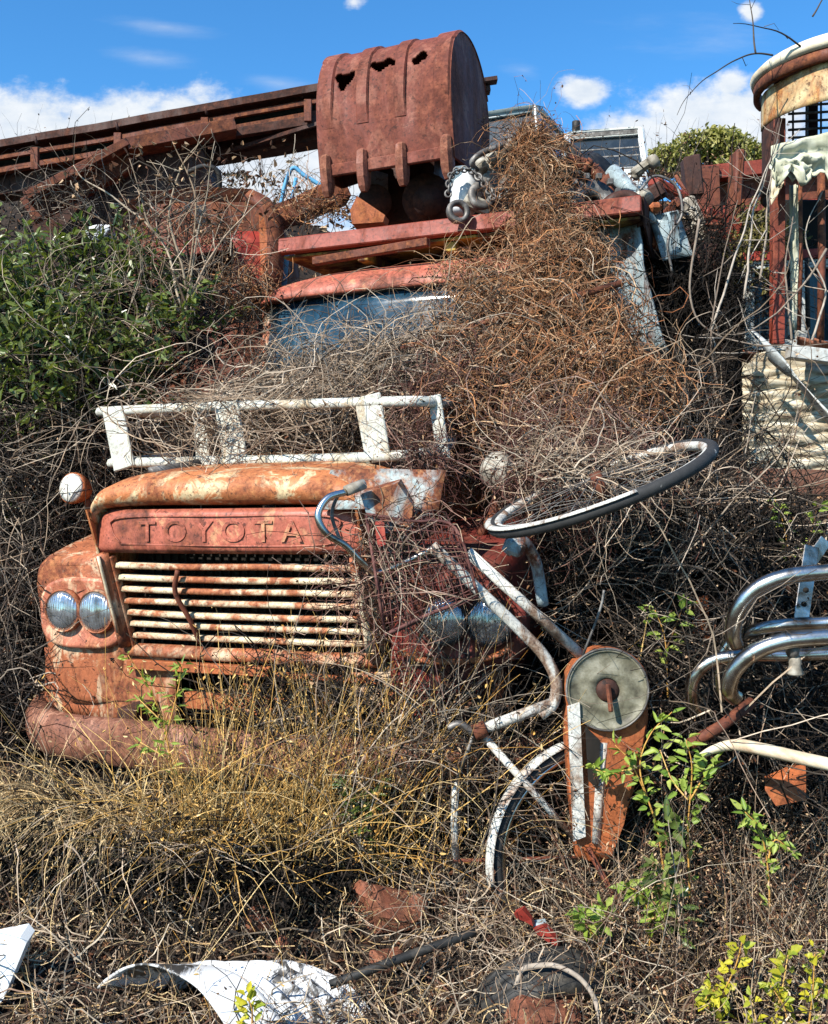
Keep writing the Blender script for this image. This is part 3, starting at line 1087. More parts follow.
# ------------------------------------------------------------------ steel tray over the cab and a channel on the roof
ty = thing('steel_tray', 'long rusty steel tray over the truck cab carrying the scrap pile', 'steel tray', TW(.2, 2.2, 2.76))
b = MB(); b.box((.205, 1.70, 2.80), (1.97, .05, .085), .006, Matrix.Rotation(R(-8), 4, 'X')); b.v = [TM @ v for v in b.v]; b.rough(.006, 3); b.build('front_lip', M['rust_red'], ty)
b = MB(); b.box((.205, 2.34, 2.745), (1.94, 1.24, .012), 0); b.v = [TM @ v for v in b.v]; b.build('floor_plate', M['under_yellow'], ty)
b = MB(); b.box((.205, 2.34, 2.790), (1.92, 1.24, .014), 0); b.v = [TM @ v for v in b.v]; b.build('top_plate', M['rust'], ty)
for x in (-.3, .2, .7):
    b = MB(); b.box((x, 2.34, 2.71), (.06, 1.2, .05), .004); b.v = [TM @ v for v in b.v]; b.build('cross_bearer', M['under_yellow'], ty)
b = MB(); b.prism([TW(1.19, 1.70, 2.84), TW(1.19, 2.9, 2.84), TW(1.19, 2.9, 2.70), TW(1.19, 1.95, 2.60), TW(1.19, 1.75, 2.70)], TM.to_3x3() @ Vector((.01, 0, 0))); b.build('end_plate', M['rust_dark'], ty)  # dark rust gives this end its shaded-side tone
b = MB()
b.beam(TW(-.50, 1.56, 2.665), TW(.16, 1.52, 2.69), .05, .04)
b.build('steel_channel', M['rust'], label='short rusty steel channel lying on the truck roof below the tray', cat='steel bar')
b = MB()
b.tube([TL(430, 345, .9) and TM @ TL(375, 358, .75), TM @ TL(500, 318, .8), TM @ TL(622, 283, .85)], .014, 8)
b.build('rusty_pipe', M['rust'], label='thin rusty pipe slanting up through the orange vines', cat='pipe')

# ------------------------------------------------------------------ the excavator bucket
BY = R(20)
BM_ = Matrix.Translation(P(386, 168, 5.62)) @ Matrix.Rotation(-BY, 4, 'Z') @ Matrix.Rotation(-.045, 4, 'Y')
bk = thing('excavator_bucket', 'big rust red excavator bucket with four teeth standing on the scrap', 'bucket', matrix=BM_)
pr = spline([(0, 0, 0), (0, -.02, .20), (0, -.015, .42), (0, .035, .60), (0, .13, .73), (0, .28, .80), (0, .46, .80), (0, .62, .72), (0, .73, .57), (0, .76, .38), (0, .70, .18)], 16)
HW = .405
b = MB()
NX = 150
for p in pr:
    for j in range(NX + 1):
        x = -HW + 2 * HW * j / NX
        d = .006 * mnoise.noise(Vector((x * 5, p.y * 5, p.z * 5)))
        # dents between the ribs
        q = Vector((x, p.y + d, p.z + d))
        for cx in (-.205, .0, .19):
            q.y += .018 * math.exp(-(((x - cx) / .07) ** 2 + ((p.z - .45) / .14) ** 2)) * (p.y < .2)
        b.v.append(q)
holes = [(-.240, .560, .066, .040), (-.01, .605, .085, .034), (.215, .600, .046, .040), (-.255, .52, .020, .035)]
for i in range(len(pr) - 1):
    for j in range(NX):
        x = -HW + 2 * HW * (j + .5) / NX
        z = (pr[i].z + pr[i + 1].z) / 2
        cut = False
        if pr[i].y < .2:
            for (hx, hz, a, c) in holes:
                e = ((x - hx) / a) ** 2 + ((z - hz - .012 * math.sin(x * 60)) / c) ** 2
                if e + .4 * mnoise.noise(Vector((x * 18, z * 18, hx))) + .15 * mnoise.noise(Vector((x * 80, z * 80, hx))) < 1: cut = True
        if not cut:
            b.f.append([i * (NX + 1) + j, i * (NX + 1) + j + 1, (i + 1) * (NX + 1) + j + 1, (i + 1) * (NX + 1) + j])
            b.s.append(True)
sh = b.build('shell', M['bucket'], bk, local=True)
md = sh.modifiers.new('thick', 'SOLIDIFY'); md.thickness = .014; md.offset = -1
for s in (-1, 1):
    b = MB()
    b.prism([Vector((s * (HW + .002), p.y, p.z)) for p in pr] + [Vector((s * (HW + .002), .30, .02))], (-s * .016, 0, 0))
    b.build('side_plate', M['bucket'], bk, local=True)
for cx, w in ((-.352, .10), (-.122, .075), (.105, .07), (.352, .10)):
    b = MB()
    secs = []
    pp = [p for p in pr if p.z > .26 or p.y > .2][:110:2]
    for i, p in enumerate(pp):
        a, c = pp[max(0, i - 1)], pp[min(len(pp) - 1, i + 1)]
        t_ = (c - a).normalized()
        nn = Vector((0, -t_.z, t_.y))
        h = .011 * min(1, i / 4.0) + .002
        ww = w * .5 * (1.0 + .25 * (p.y > .1))
        secs.append([Vector((cx - ww, p.y, p.z)), Vector((cx - ww * .8, 0, 0)) + Vector((0, p.y, p.z)) + nn * h,
                     Vector((cx + ww * .8, 0, 0)) + Vector((0, p.y, p.z)) + nn * h, Vector((cx + ww, p.y, p.z))])
    b.loft(secs, smooth=False)
    b.build('rib', M['bucket'], bk, local=True)
for cx in (-.360, -.135, .10, .365):
    b = MB()
    secs = []
    for (z, hw, yf, yb) in [(.125, .020, -.024, .01), (.11, .030, -.045, .012), (.03, .034, -.062, .02), (-.04, .033, -.055, .025), (-.09, .028, -.04, .015), (-.118, .018, -.022, .0)]:
        secs.append([Vector((cx + hw * x, yf + (yb - yf) * y, z)) for (x, y) in [(-1, .35), (-.6, 0), (.6, 0), (1, .35), (1, 1), (-1, 1)]])
    b.loft(secs, smooth=False)
    b.rough(.003, 20)
    b.build('tooth', M['tooth'], bk, local=True)
# cutting edge
b = MB(); b.box((0, -.006, .03), (2 * HW - .01, .03, .07), .006); b.build('cutting_edge', M['bucket'], bk, local=True)


def piece(fn, name, mat, label, cat, group=None):
    b = MB(); fn(b)
    return b.build(name, M[mat] if isinstance(mat, str) else mat, label=label, cat=cat, group=group)


# what the bucket stands on
def f(b):
    b.box(P(412, 196, 6.25), (.40, .4, .5), .05, Matrix.Rotation(R(-20), 4, 'Z'))
    b.tube([P(375, 202, 5.85), P(375, 202, 6.3)], .10, 20)
    b.tube([P(428, 200, 5.8), P(428, 200, 6.3)], .15, 20)
    b.tube([P(428, 200, 5.74), P(428, 200, 5.82)], .09, 20)
    b.rough(.01, 6)
piece(f, 'linkage_block', 'rust_dark', 'dark round steel linkage under the excavator bucket', 'machine part')
def f(b):
    b.prism([P(357, 196, 5.4), P(385, 215, 5.4), P(383, 222, 5.4), P(352, 224, 5.4), P(350, 210, 5.4)], (0.02, .12, 0))
piece(f, 'steel_wedge', 'rust_orange', 'small orange rusty wedge on the tray under the bucket', 'steel wedge')
def f(b):
    b.sheet([[P(368 + 20 * i / 3, 168 + 16 * j / 3 + 2 * i, 6.05) for i in range(4)] for j in range(4)], .01)
piece(f, 'white_sheet', 'white_flat', 'small white sheet showing between the bucket teeth', 'metal sheet')
def f(b):
    b.beam(P(470, 84, 6.9), P(497, 80, 6.9), .09, .03); b.beam(P(470, 92, 6.95), P(490, 90, 6.95), .09, .04); b.beam(P(474, 80, 6.95), P(474, 94, 6.95), .05, .04, up=(0, 1, 0))
piece(f, 'bracket', 'rust_dark', 'dark rusty bracket sticking out behind the bucket', 'bracket')

# ------------------------------------------------------------------ crane boom on the left
bo = thing('crane_boom', 'long rusty crane boom of stacked rails reaching to the bucket', 'crane boom', P(160, 160, 6.9))
def boom_line(y0, y1, Y, w, h, name, mat, x0=-60, x1=330):
    b = MB()
    a, c = P(x0, y0 + (y0 - y1) * 60 / 330 * (1 if x0 < 0 else 0), Y + .25), P(x1, y1, Y)
    n = 14
    pts = [a.lerp(c, i / n) for i in range(n + 1)]
    sec = []
    for i, p in enumerate(pts):
        k = .012 * mnoise.noise(p * 2)
        sec.append([p + Vector((0, -w / 2, h / 2 + k)), p + Vector((0, w / 2, h / 2 + k)), p + Vector((0, w / 2, -h / 2 + k)), p + Vector((0, -w / 2, -h / 2 + k))])
    b.loft(sec, smooth=False)
    return b.build(name, M[mat], bo)
boom_line(152, 94, 6.85, .30, .05, 'top_rail', 'boom_rust')
boom_line(158, 100, 6.75, .03, .03, 'guide_rail', 'rust')
boom_line(164, 107, 7.0, .16, .10, 'web_plate', 'dark')
boom_line(172, 113, 6.78, .06, .035, 'middle_rail', 'rust')
boom_line(186, 128, 6.95, .20, .20, 'box_beam', 'rust_dark', x1=332)
boom_line(176, 121, 6.72, .03, .025, 'guide_rail', 'boom_rust', x0=150)
b = MB()
b.beam(P(150, 147, 6.8), P(332, 118, 6.78), .06, .06)
b.build('flange', M['boom_rust'], bo)
for px in (35, 118, 205, 308):
    y = 152 - 58 * px / 330
    b = MB(); b.beam(P(px, y + 2, 6.72), P(px, y + 24, 6.72), .05, .035, up=(0, 1, 0)); b.build('cleat', M['rust'], bo)
for px in (37, 118, 207, 302):
    y = 152 - 58 * px / 330
    b = MB(); b.tube([P(px, y - 1, 6.78), P(px - 2, y - 9, 6.78)], .011, 6); b.build('pin', M['rust_dark'], bo)

# ------------------------------------------------------------------ wrecked machine behind the bush
wk = thing('wrecked_excavator', 'dark rusty wreck of an excavator behind the glossy green bush', 'excavator', P(190, 300, 6.6))
b = MB()
secs = []
for (Y, k) in [(6.25, .90), (6.20, 1.0), (7.4, 1.0)]:
    r = []
    for (x, y) in [(120, 420), (116, 235), (128, 205), (150, 194), (200, 188), (250, 188), (268, 198), (277, 220), (280, 260), (278, 420)]:
        r.append(P(198 + (x - 198) * k, 310 + (y - 310) * k, 6.2) + Vector((0, Y - 6.2, 0)))
    secs.append(r)
b.loft(secs, smooth=False)
b.rough(.03, 2.5)
b.build('body', M['rust'], wk)
b = MB(); b.beam(P(40, 226, 6.9), P(215, 178, 6.9), .4, .40); b.rough(.04, 3); b.build('boom_foot', M['rust_dark'], wk)
b = MB(); b.sheet([[P(232 + 34 * i / 5, 232 + 70 * j / 5, 6.10 + .01 * i) for j in range(6)] for i in range(6)], .02); b.rough(.02, 4); b.build('red_side_panel', M['red'], wk)
b = MB()
b.prism([P(132, 246, 5.95), P(222, 234, 5.95), P(222, 250, 5.95), P(140, 262, 5.95)], (.05, .5, .10))
b.build('engine_cover', M['rust_red'], wk)
b = MB(); b.tube(spline([P(248, 195, 6.1), P(268, 208, 6.08), P(276, 240, 6.06), P(272, 290, 6.05)], 5), .06, 8, flat=.5); b.build('corner_post', M['rust'], wk)
b = MB(); b.prism([P(196, 206, 6.12), P(206, 204, 6.12), P(206, 222, 6.12), P(197, 224, 6.12)], (0, .03, 0)); b.build('window', M['car_glass'], wk)
b = MB()
b.beam(P(28, 200, 6.4), P(128, 146, 6.55), .22, .05)
b.beam(P(28, 212, 6.5), P(128, 160, 6.65), .12, .16)
b.beam(P(128, 148, 6.55), P(235, 128, 6.7), .2, .08)
b.build('arm', M['rust'], wk)
b = MB(); b.tube(spline([P(188, 172, 6.3), P(205, 166, 6.2), P(218, 172, 6.2), P(220, 190, 6.25)], 6), .016, 8); b.build('hydraulic_hose', M['black'], wk)
def f(b):
    b.lump(P(100, 234, 5.75), (.085, .07, .05), .3, 2, 3, 4)
piece(f, 'plastic_bag', 'plastic', 'crumpled white plastic bag lying above the green bush', 'plastic bag')

# scrap leaning between wreck and tray
bl_ = thing('blue_tube_frame', 'bent blue tube frame sticking up left of the bucket', 'tube frame', P(300, 200, 6.6))
b = MB(); b.tube(spline([P(281, 204, 6.5), P(285, 185, 6.5), P(293, 168, 6.5), P(305, 176, 6.5), P(322, 186, 6.5)], 6), .014, 8); b.build('bent_tube', M['blue'], bl_)
b = MB(); b.tube([P(291, 204, 6.6), P(296, 178, 6.6)], .012, 8); b.build('leg', M['blue'], bl_)
b = MB(); b.tube([P(283, 290, 6.3), P(287, 240, 6.3)], .022, 8); b.build('foot', M['blue'], bl_)
def f(b):
    b.beam(P(268, 222, 6.3), P(345, 192, 6.4), .25, .12); b.beam(P(275, 212, 6.45), P(330, 186, 6.5), .1, .05)
piece(f, 'rusty_girder', 'rust', 'rusty girder under dry twigs left of the bucket', 'girder')
def f(b):
    b.beam(P(268, 215, 6.15), P(272, 325, 6.1), .10, .10, up=(0, 1, 0)); b.beam(P(262, 285, 6.1), P(312, 300, 6.1), .06, .05)
piece(f, 'steel_post', 'rust_orange', 'rusty steel post standing left of the truck roof', 'post')

# ------------------------------------------------------------------ scrap on the tray
def f(b):
    b.lathe([(0, 0), (.055, 0), (.066, .02), (.07, .12), (.06, .17), (.03, .20), (.025, .225), (0, .225)], P(462, 214, 5.25), (.12, 0, 1), 20)
    b.rough(.008, 9)
piece(f, 'white_canister', 'plastic', 'white canister standing on the tray right of the bucket', 'canister')

en = thing('engine_block', 'greasy grey engine block with pale castings under the vine heap', 'engine', P(505, 215, 5.3))
b = MB(); b.box(P(505, 178, 5.35), (.30, .30, .24), .03, Matrix.Rotation(R(-24), 4, 'Y')); b.rough(.02, 7); b.build('block', M['iron'], en)
for i in range(4):
    b = MB(); b.tube([P(484 + 10 * i, 172 - 6 * i, 5.22), P(480 + 10 * i, 160 - 6 * i, 5.16)], .028, 12); b.build('cylinder_port', M['zinc'], en)
b = MB(); b.box(P(498, 160, 5.2), (.16, .04, .08), .02, Matrix.Rotation(R(-30), 4, 'Y')); b.rough(.02, 12); b.build('cylinder_head', M['zinc'], en)
b = MB(); b.lathe([(.05, -.02), (.075, -.02), (.075, .02), (.05, .02), (.03, .01), (.03, -.01)], P(482, 196, 5.15), (.2, -1, .2), 24, closed=True); b.build('pulley', M['iron'], en)
b = MB(); b.tube(spline([P(478, 170, 5.15), P(472, 162, 5.1), P(488, 150, 5.12), P(512, 142, 5.2), P(530, 132, 5.25)], 6), .014, 8); b.rough(.01, 12); b.build('manifold_pipe', M['iron'], en)

def f(b):
    b.lathe([(.035, -.02), (.058, -.02), (.062, 0), (.058, .02), (.035, .02)], P(458, 212, 5.05), (.3, -1, .1), 24, closed=True)
piece(f, 'ring_flange', 'iron', 'small iron ring flange leaning by the white canister', 'flange')
cn = thing('iron_chain', 'rusty iron chain hanging over the scrap right of the canister', 'chain', P(490, 200, 5.12))
cp = spline([P(448, 196, 5.1), P(452, 174, 5.12), P(470, 170, 5.12), P(486, 186, 5.08), P(496, 200, 5.06), P(510, 190, 5.1), P(522, 178, 5.1)], 5)
for i in range(len(cp) - 1):
    a, c = cp[i], cp[i + 1]
    d = (c - a).normalized()
    u = Vector((0, 1, 0)).cross(d).normalized()
    w = d.cross(u)
    if i % 2: u = w
    m = (a + c) / 2
    L_ = (c - a).length * .75
    b = MB(); b.tube([m + d * L_ * math.cos(q) + u * .016 * math.sin(q) for q in np.linspace(0, 2 * math.pi, 13)], .0055, 6); b.build('link', M['iron'], cn)

def f(b):
    b.tube([P(548, 200, 5.4), P(592, 182, 5.6)], .17, 24); b.tube([P(546, 201, 5.38), P(549, 200, 5.41)], .12, 24)
    b.rough(.008, 8)
piece(f, 'black_drum', 'black', 'black steel drum lying on the right half of the tray', 'drum')
def f(b):
    b.tube(spline([P(566, 160, 5.25), P(590, 168, 5.22), P(606, 184, 5.2)], 6), .036, 12)
    b.tube([P(584, 166, 5.22), P(589, 168.5, 5.22)], .048, 12); b.tube([P(602, 179, 5.2), P(610, 189, 5.2)], .05, 12); b.tube([P(606, 186, 5.18), P(614, 206, 5.15)], .030, 10)
piece(f, 'flanged_pipe', 'rust', 'rust brown flanged pipe lying over the black drum', 'pipe')
gs = thing('gearbox_shaft', 'pale blue grey gearbox shaft leaning off the tray corner', 'machine part', P(628, 215, 5.1))
b = MB(); b.tube([P(612, 172, 5.2), P(640, 200, 5.05)], [.045, .034], 12); b.tube([P(640, 200, 5.05), P(654, 222, 5.0)], .02, 10); b.build('shaft', M['blue_grey'], gs)
b = MB(); b.tube([P(640, 198, 5.06), P(644, 203, 5.04)], .058, 14); b.build('collar', M['zinc'], gs)
b = MB(); b.box(P(655, 208, 5.0), (.07, .07, .05), .02); b.build('end_lug', M['rust_orange'], gs)
def f(b):
    b.box(P(644, 166, 5.3), (.16, .06, .05), .015, Matrix.Rotation(R(-35), 4, 'Y')); b.tube([P(634, 178, 5.3), P(652, 158, 5.3)], .022, 10)
    b.tube([P(650, 164, 5.25), P(657, 160, 5.25)], .035, 10)
piece(f, 'white_casting', 'zinc', 'white metal casting on the heap below the far tree', 'casting')

# heap of scrap to the right of the tray
def f(b):
    b.tube([P(688, 200, 5.5), P(697, 222, 5.45), P(706, 250, 5.4)], [.04, .045, .05], 12)
piece(f, 'white_pipe', 'zinc', 'short grey white pipe standing in the scrap heap', 'pipe')
specs = [(668, 190, 5.7, .22, .05, 25, 'rust_red', 'red rusty plate at the top of the heap', 'steel plate'),
         (692, 178, 6.0, .10, .24, -6, 'rust_dark', 'upright dark steel block left of the red girders', 'steel block'),
         (660, 222, 5.45, .30, .06, -48, 'rust', 'brown angle iron slanting down the heap', 'angle iron'),
         (715, 232, 5.5, .24, .18, 18, 'rust_red', 'red brown plate leaning below the girders', 'steel plate'),
         (676, 248, 5.35, .26, .05, 62, 'rust_dark', 'dark bar standing on end in the heap', 'steel bar'),
         (735, 196, 5.6, .05, .5, 4, 'rust', 'brown upright strip beside the girders', 'steel strip'),
         (650, 196, 5.2, .16, .08, -30, 'rust_dark', 'dark lug beside the white casting', 'steel lug')]
for (px, py, Y, w, h, a, mt, lab, cat) in specs:
    b = MB(); b.box(P(px, py, Y), (w, .12, h), .01, Matrix.Rotation(R(a), 4, 'Y') @ Matrix.Rotation(R(a * .7), 4, 'Z')); b.rough(.012, 8)
    b.build(cat.replace(' ', '_'), M[mt], label=lab, cat=cat)
extra = [
    ('gear_wheel', 'iron', 'toothed iron gear wheel on edge behind the black drum', 'gear wheel', lambda b: [b.lathe([(.05, -.03), (.13, -.03), (.13, .03), (.05, .03)], P(592, 205, 5.05), (.2, -1, .3), 30, closed=True)] + [b.box(P(592, 205, 5.05) + Vector((.14 * math.cos(k * .45), -.02, .14 * math.sin(k * .45))), (.03, .04, .03), .004) for k in range(14)]),
    ('exhaust_pipe', 'rust_dark', 'dark elbowed exhaust pipe at the right end of the tray', 'pipe', lambda b: b.tube(spline([P(600, 212, 5.0), P(612, 200, 4.98), P(628, 196, 4.98), P(640, 206, 4.95), P(643, 226, 4.92)], 6), .03, 10)),
    ('bolted_plate', 'rust_orange', 'orange rusty bolted plate hanging at the tray corner', 'steel plate', lambda b: [b.box(P(662, 236, 5.1), (.14, .02, .16), .004, Matrix.Rotation(R(18), 4, 'Y'))] + [b.tube([P(662 + dx, 236 + dy, 5.09), P(662 + dx, 236 + dy, 5.06)], .013, 8) for dx in (-8, 8) for dy in (-9, 9)]),
    ('axle_housing', 'rust_dark', 'dark axle housing with a round belly in the heap', 'axle', lambda b: [b.tube([P(655, 255, 5.4), P(682, 262, 5.3), P(690, 264, 5.28), P(712, 268, 5.25), P(722, 270, 5.24)], [.05, .06, .13, .13, .05], 16)]),
    ('coil_spring', 'rust', 'rusty coil spring standing beside the short white pipe', 'spring', lambda b: b.tube([P(714, 214, 5.35) + Vector((.045 * math.cos(a), .045 * math.sin(a), -a * .006)) for a in np.linspace(0, 40, 120)], .009, 6)),
    ('steel_cable', 'iron', 'loose grey steel cable looping over the scrap heap', 'cable', lambda b: b.tube(spline([P(640, 190, 4.95), P(655, 176, 5.0), P(676, 186, 5.0), P(682, 214, 4.98), P(668, 240, 4.95), P(672, 272, 4.95)], 8), .007, 6)),
    ('bent_tin', 'blue_grey', 'crumpled grey tin sheet between the heap and the side panel', 'tin sheet', lambda b: b.sheet([[P(648 + 10 * i + 3 * j, 216 + 9 * j - 2 * i, 5.0 + .03 * math.sin(i * 2 + j)) for i in range(4)] for j in range(6)], .003)),
    ('rocker_cover', 'zinc', 'grey white rocker cover resting at the foot of the vine heap', 'machine cover', lambda b: [b.box(P(478, 205, 5.18), (.16, .08, .07), .025, Matrix.Rotation(R(25), 4, 'Y'), 2), b.rough(.012, 14)]),
    ('iron_rod', 'rust', 'thin rusty rod leaning across the red girders', 'rod', lambda b: b.tube([P(676, 176, 5.9), P(720, 250, 5.5)], .012, 8)),
    ('fan_shroud', 'black', 'black ring shaped fan shroud behind the engine block', 'machine part', lambda b: b.lathe([(.13, -.04), (.17, -.04), (.18, 0), (.17, .04), (.13, .04)], P(548, 168, 5.5), (-.3, -1, .1), 30, closed=True)),
]
for nm, mt, lab, cat, fn in extra:
    piece(fn, nm, mt, lab, cat)
def f(b):
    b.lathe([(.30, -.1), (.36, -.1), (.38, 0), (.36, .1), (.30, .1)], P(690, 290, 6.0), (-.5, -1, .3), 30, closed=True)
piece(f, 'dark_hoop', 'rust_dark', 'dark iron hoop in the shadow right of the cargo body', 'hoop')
gd = thing('red_girder', 'red rusty girders stacked in front of the far tree', 'girder', P(760, 210, 6.4))
for (x0, y0, x1, y1, Y, h, mt) in [(700, 176, 800, 165, 6.4, .09, 'rust_red'), (705, 195, 800, 186, 6.5, .22, 'rust'), (700, 214, 800, 208, 6.4, .05, 'rust_red'), (702, 186, 800, 178, 6.7, .16, 'rust_dark'), (712, 228, 800, 222, 6.6, .14, 'rust')]:
    b = MB(); b.beam(P(x0, y0, Y), P(x1 + 60, y1 - 6, Y), .14, h); b.build('girder_beam', M[mt], gd)
b = MB(); b.beam(P(706, 168, 6.35), P(708, 232, 6.35), .14, .10, up=(0, 1, 0)); b.build('girder_end', M['rust'], gd)

# ------------------------------------------------------------------ two vehicles on the bank behind
def car(name, label, cat, px, py, Y, W, L_, Hh, yaw, paint, rear_only=False):
    base = P(px, py, Y); base.z -= Hh
    Mx = Matrix.Translation(base) @ Matrix.Rotation(yaw, 4, 'Z')
    c = thing(name, label, cat, matrix=Mx)
    def sec(y, z0, z1, hw, e=.3):
        return [Vector((hw * sgnpow(math.cos(2 * math.pi * k / 28), e), y, (z0 + z1) / 2 + (z1 - z0) / 2 * sgnpow(math.sin(2 * math.pi * k / 28), e))) for k in range(28)]
    hw = W / 2
    b = MB(); b.loft([sec(0, .35, Hh * .56, hw * .94), sec(.05, .28, Hh * .60, hw), sec(L_ * .5, .22, Hh * .62, hw), sec(L_ - .1, .28, Hh * .58, hw * .97), sec(L_, .35, Hh * .5, hw * .9)]); b.build('body', paint, c, local=True)
    b = MB(); b.loft([sec(.16, Hh * .89, Hh * .95, hw * .80), sec(.10, Hh * .90, Hh * .965, hw * .84), sec(.22, Hh * .92, Hh * .99, hw * .85), sec(.45, Hh * .95, Hh, hw * .85), sec(L_ * .6, Hh * .95, Hh, hw * .84), sec(L_ * .64, Hh * .92, Hh * .97, hw * .8)]); b.build('roof', paint, c, local=True)
    b = MB(); b.loft([[Vector((x * hw * k, y, z)) for (x, y) in ((-1, y0), (1, y0), (1, y1), (-1, y1))] for (z, k, y0, y1) in ((Hh * .56, .92, .04, L_ * .78), (Hh * .945, .80, .17, L_ * .62))], smooth=False); b.build('window_glass', M['car_glass'], c, local=True)
    for s in (-1, 1):
        b = MB(); b.beam((s * hw * .93, .03, Hh * .56), (s * hw * .815, .15, Hh * .95), .13, .08, up=(1, 0, 0), bev=.03); b.build('pillar', paint, c, local=True)
        b = MB(); b.beam((s * hw * .925, L_ * .42, Hh * .58), (s * hw * .81, L_ * .40, Hh * .95), .06, .06, up=(1, 0, 0), bev=.015); b.build('pillar', paint, c, local=True)
        for y in (L_ * .2, L_ * .8):
            b = MB(); b.lathe([(.12, -.09), (.27, -.09), (.29, 0), (.27, .09), (.12, .09)], (s * hw * .9, y, .29), (1, 0, 0), 24, closed=True); b.build('wheel', M['black'], c, local=True)
    return c
c1 = car('parked_car', 'dark blue grey car roof half hidden behind the bucket', 'car', 490, 104, 12.5, 1.35, 3.6, 1.32, R(-24), M['car_paint'])
c2 = car('small_van', 'white car with a barred rear window parked on the bank', 'car', 604, 122, 12.0, 1.06, 3.2, 1.35, R(-12), M['car_white'])
b = MB()
for i in range(3):
    b.beam((-.42, .075 + .02 * i, .86 + .10 * i), (.42, .075 + .02 * i, .86 + .10 * i), .012, .018)
b.beam((-.43, .03, .77), (.43, .03, .77), .03, .05); b.beam((-.40, .14, 1.26), (.40, .14, 1.26), .03, .06)
b.build('window_guard', M['iron'], c2, local=True)
b = MB(); b.tube([(-.34, .2, 1.33), (-.34, .2, 1.45)], .05, 8); b.build('roof_stub', M['black'], c2, local=True)
# ------------------------------------------------------------------ ruined round canopy on the right
cp_ = thing('ruined_kiosk', 'round rusty kiosk frame with peeling cream fascia and torn canvas', 'kiosk', P(845, 470, 4.9) - Vector((0, 0, 1.2)))
CC = P(851, 470, 4.9)
RC = .42
def arc(r, z, a0, a1, n):
    return [Vector((CC.x + r * math.cos(a), CC.y + r * math.sin(a), EYE + z)) for a in np.linspace(R(a0), R(a1), n)]
A0, A1, NA = 140, 300, 44
def band(zs, r, th, name, mat, amp=0.0, a0=A0, a1=A1, rr=None):
    rows = []
    for i, z in enumerate(zs):
        row = arc(rr[i] if rr else r, z, a0, a1, NA)
        for p in row:
            k = mnoise.noise_vector(p * 3.5)
            p += Vector((k.x, k.y, k.z * .5)) * amp
        rows.append(row)
    b = MB(); b.sheet(rows, th); return b.build(name, M[mat] if isinstance(mat, str) else mat, cp_)
band([1.92, 1.945, 1.965, 1.98], .44, .02, 'rim', 'cream_rim', .008, rr=[.44, .452, .43, .36])
band([1.86, 1.89, 1.92], .425, .03, 'rim_band', 'rust', .004)
band(np.linspace(1.69, 1.86, 8), .415, .006, 'fascia', 'cream', .016, 165, 300)
band(np.linspace(1.35, 1.83, 6), .405, .01, 'inner_panel', 'rust_dark', .01, 140, 196)  # dark rust stands for the shadow inside the ring
b = MB(); b.sheet([[CC + Vector((.36 * k * math.cos(a), .36 * k * math.sin(a), 1.975 - .01 * k)) for a in np.linspace(R(60), R(400), 30)] for k in (.05, .5, 1.0)], .015); b.build('roof_sheet', M['rust'], cp_)
for (px, y0, y1, Y, w, mt) in [(778, 120, 345, 4.85, .058, 'rust_red'), (812, 100, 170, 5.2, .05, 'rust_dark')]:
    b = MB(); b.beam(P(px, y0, Y), P(px - 1, y1, Y), w, w, up=(0, 1, 0)); b.rough(.003, 9); b.build('post', M[mt], cp_)
for (px, y0, y1, r) in [(821, 170, 345, .018), (800, 178, 330, .010)]:
    b = MB(); b.tube([P(px, y0, 4.8), P(px + 1, (y0 + y1) / 2, 4.8), P(px - 1, y1, 4.8)], r, 10); b.build('pole', M['rust'], cp_)
b = MB()
for i in range(6):
    b.beam(P(788, 98 + 8 * i, 5.1), P(860, 94 + 8 * i, 5.1), .012, .012)
for i in range(5):
    b.beam(P(793 + 14 * i, 92, 5.11), P(793 + 14 * i, 142, 5.11), .010, .010, up=(0, 1, 0))
b.build('lattice', M['iron'], cp_)
# torn canvas hanging from the canopy
def torn(px0, px1, y0f, y1f, Y, name, mat, amp, parent, seed, nu=26, nv=14):
    b = MB()
    rows = []
    for i in range(nv):
        row = []
        for j in range(nu):
            u, v = j / (nu - 1), i / (nv - 1)
            px = px0 + (px1 - px0) * u
            y = y0f(u) + (y1f(u) - y0f(u)) * v
            p = P(px, y, Y)
            k = mnoise.noise(Vector((u * 5, v * 4, seed)))
            p += Vector((0, k * amp, 0))
            row.append(p)
        rows.append(row)
    b.sheet(rows, .004)
    return b.build(name, M[mat] if isinstance(mat, str) else mat, parent)
torn(771, 880, lambda u: 146 - 26 * u, lambda u: 176 + 5 * math.sin(u * 14) - 12 * (u > .8) + 5 * math.sin(u * 37), 4.62, 'torn_canvas', 'canvas', .05, cp_, 1)
torn(776, 812, lambda u: 158 + 6 * u, lambda u: 178 + 8 * math.sin(u * 9 + 1), 4.58, 'canvas_flap', 'canvas', .06, cp_, 5, 12, 8)
torn(771, 783, lambda u: 165, lambda u: 205 - 20 * u, 4.75, 'canvas_strip', 'cream_rim', .03, cp_, 8, 5, 10)
torn(790, 799, lambda u: 185, lambda u: 330, 4.9, 'canvas_strip', 'canvas', .04, cp_, 9, 5, 16)

